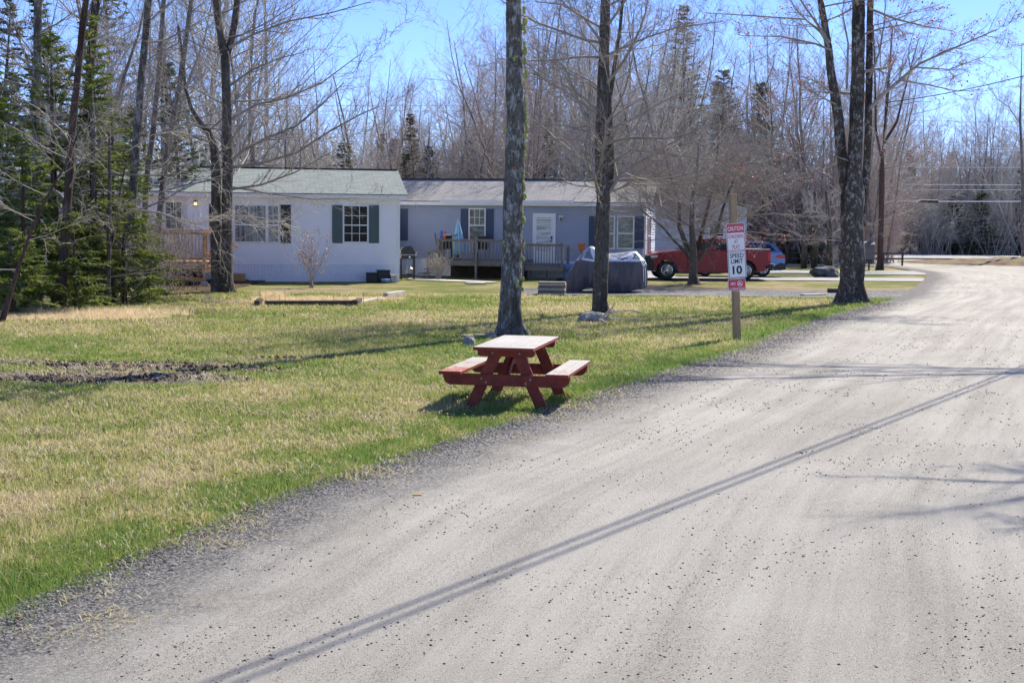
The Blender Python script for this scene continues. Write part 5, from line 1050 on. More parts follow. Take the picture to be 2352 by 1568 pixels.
rock('stone', rg_(1462, 735), .17, .12, .06, 'stone', 'small flat brown stone right of the branching tree', seed=6, flat=True)
rock('boulder', rg_(1895, 636), .62, .5, .31, 'boulder_dark', 'large dark cracked boulder on the grass left of the triple trunk', 'boulder', seed=7)
rock('white_pebble', rg_(1288, 936), .035, .03, .02, 'paper_white', 'small white pebble in the grass right of the picnic table', 'pebble', seed=9)
def timber(name, a, b, w_, h, mat, label, cat='timber'):
    a = G(*a); b = G(*b); mb = MB(); l = (b - a).length; mb.box(0, l, -w_ / 2, w_ / 2, -.02, h); o = mb.build(name, mat, bevel=.012); o.location = a; o.rotation_euler = (0, 0, math.atan2(b.y - a.y, b.x - a.x)); return tag(o, label, cat)
timber('bed_timber', (608, 702), (811, 701), .13, .13, 'timber_dark', 'long dark rotten timber along the front of the garden bed')
timber('bed_timber', (590, 703), (597, 697), .14, .15, 'timber_dark', 'short dark timber end at the left of the garden bed')
timber('bed_timber', (815, 702), (826, 696), .15, .15, 'timber_dark', 'short dark timber end with pale top at the right of the garden bed')
timber('bed_log', (885, 685), (926, 679), .16, .16, 'twig_pale', 'pale weathered log right of the garden bed', 'log')
timber('bed_log', (826, 697), (872, 687), .14, .07, 'twig_pale', 'flat pale timber between the garden bed and the log', 'timber')
timber('plank', (575, 696), (592, 696), .06, .03, 'concrete', 'thin pale edging strip left of the garden bed')
timber('drive_plank', (1905, 672), (1960, 671), .25, .14, 'timber_dark', 'dark plank on the gravel drive left of the triple trunk', 'plank')
timber('pale_plank', (1842, 679), (1893, 677.5), .22, .05, 'twig_pale', 'thin pale board lying on the gravel drive', 'plank')
def straw(name, cx_, cy_, rx, ry, N, h, seed, label, mat='straw'):
    r = np.random.default_rng(seed); a = r.uniform(0, 6.28, N); q = np.sqrt(r.random(N)); x = cx_ + rx * q * np.cos(a); y = cy_ + ry * q * np.sin(a); hh = h * r.uniform(.3, 1, N); d = r.uniform(0, 6.28, N); ln = r.uniform(.03, .16, N)
    b0 = np.stack([x - .006, y, np.full(N, -.03)], 1); b1 = np.stack([x + .006, y, np.full(N, -.03)], 1); tip = np.stack([x + ln * np.cos(d), y + ln * np.sin(d), hh], 1)
    V = np.stack([b0, b1, tip], 1).reshape(-1, 3); F = np.arange(N * 3).reshape(-1, 3); return tag(np_mesh(name, V, F, mat), label, 'dry grass', kind='stuff')
p = G(715, 690); straw('dry_grass', p.x, p.y, 1.65, .55, 5200, .16, 1, 'dead straw coloured grass filling the garden bed')
p = G(630, 688); straw('dry_grass', p.x, p.y, .35, .3, 900, .30, 2, 'heap of dead straw at the left of the garden bed')
p = G(875, 688); straw('dry_grass', p.x, p.y, .75, .3, 1500, .12, 3, 'dead straw around the pale log')
p = G(70, 728); straw('dry_grass', p.x, p.y, 3.2, 1.2, 9000, .14, 4, 'dead straw at the edge of the woods below the leaning sapling')
p = G(230, 722); straw('dry_grass', p.x, p.y, 2.2, .5, 3500, .22, 8, 'dry weeds at the foot of the spruces')
for i, (u, v0, v1) in enumerate(((656, 683, 719), (706, 683, 722), (720, 692, 718), (844, 680, 705), (920, 688, 680), (797, 690, 704), (955, 691, 672))):
    v_ = max(v0, 683) + 9; p = G(u / 1.0 if u < 900 else 880, v_); 
def stake(u, vb, vt, label):
    p = G(u, vb); h = (vb - vt) / (FPX / p.y); mb = MB(); mb.tube([(0, 0, -.03), (0.01, 0, h * .5), (0, .01, h)], .006, 5); o = tag(mb.build('garden_stake', 'timber_dark'), label, 'stake', 'thin stakes around the garden bed'); o.location = p
for (u, vb, vt) in ((597, 693, 664), (641, 694, 675), (654, 704, 667), (766, 700, 678), (834, 700, 671), (867, 690, 676), (885, 688, 675), (927, 684, 673)): stake(u, vb, vt, 'thin dark upright stake in the garden bed')
mb = MB(); mb.box(0, .075, 0, .02, 0, .012); o = tag(mb.build('yellow_scrap', 'yellow', bevel=.003), 'small yellow plastic scrap on the roadside gravel', 'litter'); p = G(948, 1142); o.location = (p.x, p.y, .014); o.rotation_euler = (0, 0, .1)

# kiosk on two posts, low fence beyond the boulder
p = G(1974, 621); ks = thing('notice_box', 'brown slatted box on two posts beside the far trunk', 'box', (p.x, p.y, 0), R(-6)); ks.scale = (.58, .58, .66); mb = MB()
for x in (.05, .75): q = MB(); q.box(x, x + .12, 0, .12, -.03, .85); q.build('post', 'timber_dark', ks)
mb = MB(); mb.box(-.15, 1.2, -.05, .7, .85, 1.9); mb.build('box_body', 'timber_dark', ks); mb = MB()
for i in range(8): mb.box(-.16, 1.21, -.075, -.051, .87 + i * .125, .975 + i * .125)
mb.build('slats', 'deck_grey', ks); mb = MB(); mb.add([(-.25, -.15, 1.9), (1.3, -.15, 1.9), (1.3, .8, 2.15), (-.25, .8, 2.15), (-.25, -.15, 1.97), (1.3, -.15, 1.97), (1.3, .8, 2.22), (-.25, .8, 2.22)], [(0, 3, 2, 1), (4, 5, 6, 7), (0, 1, 5, 4), (1, 2, 6, 5), (2, 3, 7, 6), (3, 0, 4, 7)]); mb.build('roof', 'deck_grey', ks)
p = G(1790, 606); fe = thing('rail_fence', 'low dark two rail fence beyond the boulder', 'fence', (p.x, p.y - 2, 0), R(3))
for i in range(7): mb = MB(); mb.box(i * 1.1, i * 1.1 + .09, 0, .09, -.03, .75); mb.build('post', 'timber_dark', fe)
for z in (.35, .65): mb = MB(); mb.box(0, 6.7, -.04, -.003, z, z + .08); mb.build('rail', 'timber_dark', fe)
mb = MB(); x0_, y0_ = W(1640, 600, 80).x, 76.5; mb.box(x0_, x0_ + 9, y0_, y0_ + 8, -.05, .012); tag(mb.build('pale_yard', 'concrete'), kind='structure')

# ---------------------------------------------------------------- poles and wires
def pole(x, y, h, label, lean=0):
    o = thing('utility_pole', label, 'utility pole', (x, y, 0)); mb = MB(); mb.tube([(0, 0, -.2), (0, 0, h)], [.15, .11], 12); mb.build('shaft', 'timber_dark', o); mb = MB(); mb.box(-.05, .05, -1.1, 1.1, h - .7, h - .58); mb.build('crossarm', 'timber_dark', o); return o
pole(49, 98.0, 10.4, 'wooden utility pole beyond the far road at the right'); pole(0.15, 90.6, 10.4, 'wooden utility pole hidden behind the mossy trunk'); pole(-62, 84, 10.4, 'wooden utility pole in the woods on the left')
def span(name, pts, r_, sag, mat, label, box=None):
    P = []
    for a, b in zip(pts[:-1], pts[1:]):
        a = Vector(a); b = Vector(b); n = 24
        for i in range(n + (b == Vector(pts[-1]))): f = i / n; q = a.lerp(b, f); q.z -= sag * 4 * f * (1 - f); P.append(q)
    mb = MB(); mb.tube(P, r_, 6); o = mb.build(name, mat); tag(o, label, 'wire', 'overhead wires')
    if box is not None: mb = MB(); k = min(P, key=lambda q: abs(q.x - box)); mb.tube([k - Vector((.7, 0, .01)), k + Vector((.7, 0, -.01))], .12, 10); mb.build('splice_case', 'wire_black', o)
LAB = ['topmost far wire above the road', 'second far wire just under the topmost', 'upper of three close wires across the trees', 'middle of three close wires across the trees', 'lower of three close wires across the trees', 'single thin wire below the three close ones', 'bright wire crossing the far woods', 'thin wire just under the bright one', 'lowest thick cable with a black splice case']
for (z, dy, r_, lb) in ((9.9, 0, .016, LAB[0]), (9.62, .9, .016, LAB[1]), (8.35, -.3, .016, LAB[2]), (8.12, .3, .014, LAB[3]), (7.95, .6, .014, LAB[4]), (6.75, 0, .016, LAB[5]), (5.55, -.12, .024, LAB[6]), (5.2, -.12, .018, LAB[7]), (4.4, -.15, .040, LAB[8])):
    span('overhead_wire', [(-62, 84 + dy, z), (0.15, 90.6 + dy, z), (49, 98 + dy, z)], r_ * 1.1, .45, 'wire', lb, box=W(2106, 470, 96).x if z < 5 else None)
# two heavy cables over the road, outside the picture, whose shadows cross the gravel
dr = Vector((9.57, 15.15, 0)).normalized(); q0 = Vector((-1.37 + 4.23, 6.75 + 6.46, 7.2)); pr = Vector((dr.y, -dr.x, 0))
for k, lb in ((0, 'heavy cable over the near road, left of its pair'), (1, 'heavy cable over the near road, right of its pair')):
    off = pr * (.125 * k); span('overhead_cable', [tuple(q0 + off - dr * 26), tuple(q0 + off + dr * 62)], .0195, .25, 'wire_black', lb)
for q, lb in ((q0 - dr * 26, 'wooden utility pole behind the viewer'), (q0 + dr * 62, 'wooden utility pole right of the view')): pole(q.x + .1, q.y, 8.2, lb)
a = W(2871, 5, 48); b = W(2032, 236, 69.5); span('service_wire', [tuple(a), tuple(b)], .02, .5, 'wire_black', 'thin dark service wire slanting across the sky at the right')
pole(a.x, a.y, a.z + .6, 'wooden utility pole outside the right edge')

# ---------------------------------------------------------------- trees
def make_tree(name, label, trunk, d, mat, cf, rg, limbs=(), nlimb=20, zlo=0.3, sides=14, seed=0, amp=.06, twig='twig_grey', Hextra=None, tipmat=None, ntip=0, group=None, limbL=2.6, stems=None, cat='tree', dirbias=None):
    """trunk: list of (u, v, radius in m) measured in the picture at depth d; becomes metres in the scene"""
    base = G(trunk[0][0], trunk[0][1]); base.z = 0; d = base.y
    root = thing(name, label, cat, base, 0, group); T = Tubes(); tips = []
    allst = [trunk] + list(stems or [])
    for si, st in enumerate(allst):
        P = []; 
        for i, (u, v, r_) in enumerate(st):
            q = W(u, v, d + .18 * mnoise.noise(Vector((seed + si, v / 150., 0))) * (i > 0) + (0.15 * si if len(allst) > 1 else 0)); P.append(q - base)
        if si == 0: P[0].z = -0.05
        rad = [s[2] for s in st]
        if Hextra and v < 30:
            dv = (P[-1] - P[-2]).normalized(); q = P[-1].copy(); rr = rad[-1]; k = 4
            for i in range(k): dv = (dv + rndv(rg) * .05 + Vector((0, 0, .05))).normalized(); q = q + dv * (Hextra / k); P.append(q.copy()); rad.append(rr * (1 - .75 * (i + 1) / k))
        mb, PP, RR = lumpy_trunk(P, rad, sides, amp, seed + si, sub=6, flare=(si == 0)); mb.build('trunk' if si == 0 else 'stem', mat, root, smooth=True)
        zs = PP[-1].z
        for j in range(int(nlimb * (1 if si == 0 else .8))):
            f = zlo + (1 - zlo) * (j + rg.random()) / nlimb; i = min(len(PP) - 2, int(f * (len(PP) - 1))); p = PP[i]
            a = rg.uniform(0, 6.28); 
            if dirbias is not None and rg.random() < .6: a = dirbias + rg.gauss(0, .5)
            e = rg.uniform(.02, .65) + .5 * max(0, f - .6); dv = Vector((math.cos(a) * math.cos(e), math.sin(a) * math.cos(e) * .9, math.sin(e)))
            grow(T, p + dv * RR[i] * .5, dv, limbL * (1.25 - .75 * f) * rg.uniform(.6, 1.25), RR[i] * rg.uniform(.16, .34), 0, cf, rg, tips)
    for (pts, r0, nch) in limbs:
        P = [W(u, v, d + dd) - base for (u, v, dd) in pts]; n = len(P); rad = [r0 * (1 - .75 * i / (n - 1)) for i in range(n)]; T.add(P, rad, 6)
        for j in range(int(nch * 1.5)):
            f = .15 + .85 * (j + rg.random()) / nch; i = min(n - 2, int(f * (n - 1))); p = P[i].lerp(P[i + 1], f * (n - 1) - i); dv = (P[i + 1] - P[i]).normalized(); ax = dv.cross(rndv(rg)).normalized()
            grow(T, p, Matrix.Rotation(R(rg.uniform(20, 55)), 3, ax) @ dv, rg.uniform(.5, 1.5) * (1.2 - .5 * f), max(.006, rad[i] * .45), min(1, len(cf['seg']) - 1), cf, rg, tips)
        tips.append(P[-1])
    T.build('branches', twig, root)
    if tipmat and ntip:
        rg.shuffle(tips); TT = tips[:ntip]; V = []; F = []
        for q in TT:
            for _ in range(3):
                c = q + rndv(rg) * .05; s_ = rg.uniform(.010, .022); b = len(V); V += [c + rndv(rg) * s_ for _ in range(4)]; F += [(b, b + 1, b + 2), (b, b + 2, b + 3), (b, b + 3, b + 1), (b + 1, b + 3, b + 2)]
        tag(np_mesh('buds', [tuple(v) for v in V], F, tipmat, root), kind='stuff')
    return root
CF = dict(seg=[8, 6, 4, 3], wig=[.10, .16, .22, .28], up=[.03, .04, .03, .02], sides=[5, 3, 3, 3], n=[10, 7, 4], t0=[.15, .12, .1], ang=[36, 40, 42], ratio=[.50, .5, .6], rr=[.45, .5, .7], rmin=.0034)
CF3 = dict(seg=[7, 5, 3], wig=[.10, .16, .22], up=[.03, .03, .02], sides=[5, 3, 3], n=[11, 8], t0=[.15, .12], ang=[38, 42], ratio=[.50, .5], rr=[.42, .5], rmin=.004)
rt = random.Random(11)
# mossy trunk behind the picnic table
tr = make_tree('tall_tree', 'thick mossy grey trunk standing directly behind the picnic table', [(1174, 771, .262), (1172, 740, .235), (1173, 690, .222), (1176, 600, .205), (1178, 500, .20), (1181, 400, .193), (1184, 300, .180), (1184, 250, .19), (1181, 180, .172), (1181, 100, .160), (1180, 0, .152)], 27.4, 'bark_main', CF3, rt, nlimb=0, sides=26, seed=2, amp=.075, Hextra=6.5)
def add_limbs_above(root, n, z0, z1, L, cf, r0, seed):
    rl = random.Random(seed); T = Tubes()
    for j in range(n):
        z = z0 + (z1 - z0) * (j + .5) / n; a = rl.uniform(0, 6.28); grow(T, Vector((.1, 0, z)), Vector((math.cos(a), math.sin(a), .5)), L * rl.uniform(.6, 1.2), r0, 0, cf, rl)
    T.build('branches', 'twig_grey', root)
add_limbs_above(tr, 9, 8.5, 12.6, 2.6, CF3, .05, 5)
mb = MB(); rm = random.Random(8)
def blob(mb, c, r_, rg, sq=1.0):
    bm = bmesh.new(); bmesh.ops.create_icosphere(bm, subdivisions=2, radius=1); V = [(c[0] + v.co.x * r_ * .8 * (1 + .5 * mnoise.noise(v.co * 2 + Vector(c) * 9)), c[1] + v.co.y * r_ * .8 * (1 + .5 * mnoise.noise(v.co * 2.2 + Vector(c) * 7)), c[2] + v.co.z * r_ * sq * (1 + .4 * mnoise.noise(v.co * 3 + Vector(c)))) for v in bm.verts]; F = [tuple(v.index for v in f.verts) for f in bm.faces]; bm.free(); mb.add(V, F)
base = tr.location
for (u, v, r_) in [(1204, 55, 8), (1207, 72, 5), (1208, 105, 5), (1206, 118, 6), (1204, 140, 5), (1208, 170, 5), (1206, 200, 4), (1208, 232, 5), (1205, 247, 6), (1210, 262, 5), (1209, 275, 6), (1211, 290, 5), (1209, 300, 5), (1206, 315, 6), (1207, 338, 5), (1204, 352, 6), (1203, 365, 4), (1202, 430, 5), (1204, 445, 6), (1205, 400, 4), (1201, 503, 6), (1199, 515, 6), (1195, 530, 4), (1203, 560, 4), (1201, 590, 4), (1196, 610, 4), (1199, 660, 4), (1163, 300, 4), (1160, 560, 4), (1175, 500, 4), (1196, 480, 5), (1182, 130, 4), (1202, 20, 6), (1200, 640, 4), (1190, 655, 5)]:
    for _ in range(3):
        uu, vv = u + rm.uniform(-4, 2.5), v + rm.uniform(-8, 8); q = W(uu, vv, tr.location.y - (.06 if u > 1190 else .19)) - base; blob(mb, q, r_ / 114.0 * rm.uniform(.6, 1.05), rm, 1.35)
mb.build('moss', 'moss', tr, smooth=True)
mb = MB()
for (u, v, r_) in ((1182, 385, 5), (1178, 386, 4), (1171, 716, 4)): q = W(u, v, tr.location.y - .19) - base; blob(mb, q, r_ / 114, rm, .6)
mb.build('bark_scar', 'scrape', tr, smooth=True)

# branching tree right of it
make_tree('branching_tree', 'dark tree with many level bare branches in front of the covered vehicle', [(1380, 720, .205), (1379, 690, .19), (1382, 600, .185), (1384, 520, .185), (1386, 460, .18), (1382, 400, .17), (1381, 300, .155), (1386, 200, .145), (1388, 100, .13), (1391, 0, .12)], 34, 'bark_maple', CF, rt, zlo=.30, nlimb=30, sides=18, seed=5, amp=.10, Hextra=5.0, limbL=3.5, limbs=[
    ([(1380, 415, 0), (1340, 370, -.1), (1290, 330, -.2), (1240, 285, -.5), (1200, 270, -.8)], .045, 9), ([(1380, 335, 0), (1320, 320, .1), (1260, 305, .2), (1200, 302, .2)], .035, 8), ([(1380, 260, 0), (1330, 215, 0), (1280, 190, .1), (1200, 172, .3)], .035, 8),
    ([(1392, 455, .0), (1425, 400, -.1), (1470, 372, -.2), (1540, 330, -.4), (1600, 300, -.8)], .05, 11), ([(1395, 300, 0), (1440, 280, 0), (1520, 235, .1), (1620, 190, .3)], .04, 10), ([(1392, 130, 0), (1430, 110, 0), (1490, 85, 0), (1560, 62, .1), (1660, 50, .1)], .04, 10),
    ([(1395, 380, 0), (1450, 345, -.2), (1540, 355, -.4), (1660, 370, -.6)], .035, 9), ([(1380, 95, 0), (1340, 40, 0), (1290, 10, 0), (1230, 5, 0)], .04, 8), ([(1378, 480, 0), (1402, 440, .1), (1440, 425, .2), (1530, 425, .3), (1620, 400, .5)], .04, 9)],
    stems=[[(1390, 455, .10), (1400, 420, .10), (1404, 360, .085), (1402, 300, .07), (1400, 230, .06), (1412, 150, .05), (1425, 60, .04), (1430, 0, .035)]])
# triple trunk by the road
make_tree('triple_trunk_tree', 'big maple with three trunks and red buds at the road edge', [(1955, 697, .40), (1957, 670, .355), (1958, 600, .345), (1957, 520, .335), (1958, 450, .33), (1960, 400, .23), (1966, 300, .20), (1969, 200, .185), (1971, 100, .18), (1971, 0, .175)], 40, 'bark_pale', CF, rt, zlo=.5, nlimb=10, sides=26, seed=9, amp=.085, Hextra=7, limbL=2.6, tipmat='bud_red', ntip=1900,
    stems=[[(1947, 470, .03), (1940, 420, .165), (1932, 340, .155), (1926, 280, .15), (1918, 220, .135), (1908, 160, .12), (1903, 110, .11), (1893, 50, .095), (1884, 0, .085)], [(1979, 520, .12), (1986, 440, .115), (1991, 380, .11), (1994, 300, .105), (1996, 200, .10), (1997, 120, .095), (1999, 0, .09)]],
    limbs=[([(1998, 250, 0), (2025, 220, -.1), (2060, 190, -.2), (2110, 148, -.3), (2170, 120, -.5), (2240, 90, -.6), (2290, 68, -.7)], .065, 22), ([(2100, 155, -.3), (2180, 160, -.4), (2260, 130, -.5)], .03, 12), ([(2070, 185, -.2), (2130, 195, -.3), (2200, 210, -.3), (2260, 205, -.3)], .028, 12), ([(1996, 20, 0), (2060, 45, 0), (2120, 60, .2), (2190, 72, .3)], .04, 12),
        ([(1908, 115, 0), (1870, 100, 0), (1800, 85, 0), (1700, 82, 0)], .04, 12), ([(1905, 110, 0), (1885, 75, .1), (1850, 45, .1), (1700, 35, .2), (1620, 30, .2)], .04, 12), ([(1905, 100, 0), (1880, 60, 0), (1845, 10, 0), (1830, -20, 0)], .05, 6), ([(1912, 215, 0), (1880, 190, 0), (1840, 175, 0)], .03, 8), ([(1920, 240, 0), (1880, 220, -.2), (1800, 235, -.4)], .03, 9),
        ([(1997, 290, 0), (2020, 315, .1), (2060, 345, .2), (2110, 365, .3)], .02, 6), ([(1996, 180, 0), (2020, 120, 0), (2030, 60, 0), (2034, 0, 0)], .04, 7), ([(1945, 205, 0), (1948, 100, 0), (1935, 30, 0), (1942, -20, 0)], .035, 7), ([(1965, 375, 0), (1900, 352, -.3), (1840, 350, -.5), (1760, 372, -.8)], .02, 9), ([(1960, 555, 0), (1880, 550, -.3), (1800, 552, -.5), (1740, 545, -.7)], .018, 8)])
# twin trunk in front of the white house
make_tree('twin_trunk_tree', 'twin dark trunks with wide sweeping bare branches before the white house', [(521, 672, .24), (521, 640, .19), (522, 550, .17), (521, 470, .165), (523, 400, .16), (522, 300, .15), (520, 220, .135), (518, 130, .14), (508, 90, .11), (500, 40, .10), (496, 0, .095)], 42.4, 'bark_maple', CF, rt, zlo=.42, nlimb=20, sides=18, seed=14, amp=.08, Hextra=5, limbL=3.6,
    stems=[[(503, 672, .25), (497, 630, .17), (496, 550, .165), (497, 470, .16), (497, 400, .155), (492, 340, .12), (480, 305, .10), (462, 285, .085), (440, 250, .06), (425, 200, .05), (420, 130, .04), (410, 60, .03)], [(520, 130, .11), (532, 90, .105), (540, 50, .10), (545, 0, .09)]],
    limbs=[([(530, 372, 0), (560, 345, -.1), (610, 318, -.2), (680, 290, -.3), (740, 240, -.5), (790, 190, -.6)], .06, 20), ([(530, 385, 0), (600, 375, -.2), (680, 352, -.3), (760, 300, -.4), (830, 262, -.5), (870, 245, -.5)], .055, 20), ([(530, 435, 0), (600, 425, -.2), (680, 395, -.4), (760, 350, -.6)], .045, 16), ([(528, 275, 0), (590, 240, 0), (660, 225, .1), (740, 190, .2), (820, 130, .3)], .05, 18),
        ([(526, 110, 0), (580, 80, 0), (660, 50, .1), (760, 30, .1), (850, 5, .1)], .05, 18), ([(524, 200, 0), (580, 160, .1), (640, 135, .2), (700, 120, .3)], .045, 14), ([(515, 300, 0), (450, 290, -.2), (380, 282, -.4), (290, 290, -.6)], .03, 12), ([(515, 240, 0), (440, 200, -.2), (350, 195, -.3)], .03, 10), ([(535, 430, 0), (620, 445, -.3), (720, 458, -.5), (820, 455, -.7)], .03, 12)])
# pale branch crossing low before the white house
o = thing('pale_sapling', 'young tree with long pale bare branches crossing before the white house wall', 'tree', G(262, 700)); T = Tubes(); b0 = o.location.copy(); rs = random.Random(4); dY = b0.y
mb = MB(); mb.tube([Vector((0, 0, -.05)), W(255, 600, dY) - b0, W(262, 520, dY) - b0, W(275, 440, dY) - b0, W(300, 330, dY) - b0], [.045, .04, .032, .024, .01], 8); mb.build('trunk', 'bark_brown', o, smooth=True)
def limbP(pts, r0, n, cf, L0=.9):
    P = [W(u, v, dY + dd) - b0 for (u, v, dd) in pts]; rad = [r0 * (1 - .7 * i / (len(P) - 1)) for i in range(len(P))]; T.add(P, rad, 5)
    for j in range(n):
        f = .3 + .7 * (j + rs.random()) / n; i = min(len(P) - 2, int(f * (len(P) - 1))); p = P[i].lerp(P[i + 1], .5); dv = (P[i + 1] - P[i]).normalized(); grow(T, p, dv + rndv(rs) * .45, L0 * rs.uniform(.4, 1.1), .010, 1, cf, rs)
CFS = dict(seg=[5, 5, 4, 3], wig=[.1, .22, .3, .3], up=[0, .0, .03, .0], sides=[4, 4, 3, 3], n=[4, 5, 3], t0=[.2, .2, .2], ang=[38, 42, 45], ratio=[.5, .5, .5], rr=[.6, .6, .7], rmin=.004)
limbP([(262, 505, 0), (310, 482, -.2), (365, 488, -.4), (400, 500, -.5), (450, 513, -.6), (500, 505, -.7), (540, 495, -.8), (590, 512, -.9), (650, 540, -1)], .034, 26, CFS, 1.6)
limbP([(540, 495, -.8), (600, 500, -.9), (680, 520, -1)], .02, 12, CFS, 1.2); limbP([(266, 480, 0), (330, 450, -.2), (420, 430, -.3), (520, 400, -.4)], .02, 12, CFS, 1.2)
limbP([(262, 500, 0), (180, 520, -.4), (90, 560, -.8), (-20, 585, -1.2)], .022, 12, CFS, 1.3); limbP([(268, 440, 0), (180, 430, -.5), (80, 460, -1), (-20, 450, -1.4)], .02, 14, CFS, 1.4); limbP([(275, 400, 0), (200, 370, -.5), (100, 360, -1), (10, 385, -1.4)], .02, 14, CFS, 1.4); limbP([(290, 350, 0), (350, 310, -.3), (430, 300, -.5)], .018, 8, CFS, 1.)
T.build('branches', 'twig_pale', o)
# ornamental tree in front of the pickup
make_tree('spreading_tree', 'low wide spreading bare tree with a dense crown in front of the pickup', [(1594, 652, .19), (1592, 630, .15), (1594, 605, .15), (1593, 570, .13), (1588, 520, .10), (1590, 470, .08), (1600, 400, .05), (1605, 330, .03)], 52, 'bark_maple', CF, rt, zlo=.50, nlimb=26, sides=12, seed=21, amp=.1, limbL=4.3,
    stems=[[(1594, 610, .10), (1575, 560, .09), (1560, 520, .075), (1560, 470, .06), (1540, 400, .04), (1520, 330, .02)], [(1596, 605, .10), (1625, 570, .09), (1645, 540, .07), (1660, 480, .05), (1690, 400, .03)], [(1594, 600, .09), (1608, 550, .08), (1625, 480, .06), (1640, 420, .045), (1650, 330, .02)], [(1590, 600, .08), (1570, 575, .06), (1550, 555, .05), (1520, 520, .035), (1470, 480, .02)]],
    limbs=[([(1588, 560, 0), (1540, 545, -.4), (1460, 555, -.9), (1400, 570, -1.2)], .025, 5), ([(1590, 520, 0), (1530, 500, -.4), (1470, 470, -.8), (1420, 450, -1)], .04, 12), ([(1600, 530, 0), (1680, 500, -.3), (1780, 490, -.5), (1880, 500, -.6)], .05, 16), ([(1600, 500, 0), (1700, 440, 0), (1800, 410, .2), (1920, 380, .3)], .05, 18), ([(1600, 540, 0), (1700, 530, -.4), (1800, 540, -.7), (1930, 545, -.9)], .03, 8), ([(1600, 460, 0), (1680, 370, 0), (1760, 330, 0), (1870, 300, 0)], .04, 16), ([(1590, 460, 0), (1510, 400, -.2), (1440, 370, -.3), (1360, 360, -.3)], .04, 14)])
# far trunk right of the triple trunk
make_tree('budding_tree', 'slender branching tree with red buds beside the notice box', [(2021, 619, .20), (2022, 590, .155), (2024, 500, .15), (2026, 400, .14), (2028, 330, 0.02), (2036, 250, .09), (2044, 150, .06), (2050, 60, .035)], 70, 'bark_brown', CF, rt, zlo=.35, nlimb=18, sides=10, seed=31, limbL=4.2, tipmat='bud_red', ntip=900,
    stems=[[(2024, 360, .07), (2012, 300, .06), (2010, 200, .05), (2006, 60, .03)], [(2030, 330, .08), (2060, 280, .06), (2080, 200, .045), (2110, 90, .02)]])
make_tree('sloping_tree', 'bare tree at the right edge of the photo beyond the dirt island', [(2350, 604, .12), (2350, 500, .11), (2348, 376, .09), (2343, 278, .07), (2345, 200, .045), (2347, 100, .015)], 85, 'bark_far', CF3, rt, zlo=.45, nlimb=14, sides=10, seed=33, limbL=3.2, twig='twig_far', limbs=[([(2343, 285, 0), (2317, 246, 0), (2291, 228, 0), (2262, 188, 0)], .05, 10), ([(2345, 330, 0), (2320, 310, 0), (2270, 300, 0)], .035, 7)])
# left edge of the woods: trunks one can tell apart
for (lab, st, nl, twg, bk) in (
    ('pale grey trunk leaning right before the white house door', [(352, 657, .13), (361, 560, .12), (368, 480, .115), (380, 380, .105), (395, 290, .10), (412, 200, .09), (426, 100, .085), (440, 0, .075)], 13, 'twig_grey', 'bark_main'),
    ('grey trunk rising through the spruces left of the leaning trunk', [(286, 676, .15), (290, 600, .14), (302, 500, .135), (308, 400, .125), (318, 280, .12), (325, 180, .11), (334, 80, .10), (342, 0, .095)], 15, 'twig_grey', 'bark_main'),
    ('reddish brown trunk in the middle of the left woods', [(139, 716, .13), (147, 600, .115), (152, 500, .11), (160, 400, .10), (166, 300, .09), (178, 180, .085), (190, 60, .08), (198, 0, .075)], 13, 'twig_grey', 'bark_brown'),
    ('thin dark straight trunk among the spruces', [(206, 702, .085), (208, 600, .07), (213, 480, .06), (214, 380, .05), (214, 250, .035)], 6, 'twig_grey', 'bark_maple'),
    ('very thin straight trunk right of the thin dark trunk', [(246, 704, .07), (250, 600, .06), (251, 450, .05), (252, 300, .03)], 6, 'twig_grey', 'bark_maple'),
    ('thin sapling slanting right at the left edge of the photo', [(3, 738, .06), (40, 620, .042), (75, 520, .036), (110, 450, .030), (150, 380, .024), (190, 280, .015)], 5, 'twig_pale', 'bark_brown'),
    ('grey trunk near the top left corner behind the spruces', [(92, 690, .14), (88, 560, .14), (84, 400, .135), (82, 250, .13), (86, 120, .12), (88, 0, .11)], 16, 'twig_grey', 'bark_main'),
    ('dark trunk with a crooked top at the upper left', [(180, 690, .14), (186, 560, .135), (190, 400, .125), (200, 260, .12), (208, 150, .115), (214, 60, .11), (222, 0, .11)], 14, 'twig_grey', 'bark_maple'),
    ('slim trunk right of the grey one with low pale twigs', [(325, 668, .10), (330, 560, .10), (336, 420, .09), (352, 300, .085), (366, 160, .08), (376, 0, .07)], 12, 'twig_grey', 'bark_far')):
    make_tree('woods_tree', lab, st, 0, bk, CF3, rt, zlo=.2, nlimb=nl + 4, sides=12, seed=rt.randint(1, 99), Hextra=4, limbL=2.8, twig=twg, amp=.07)

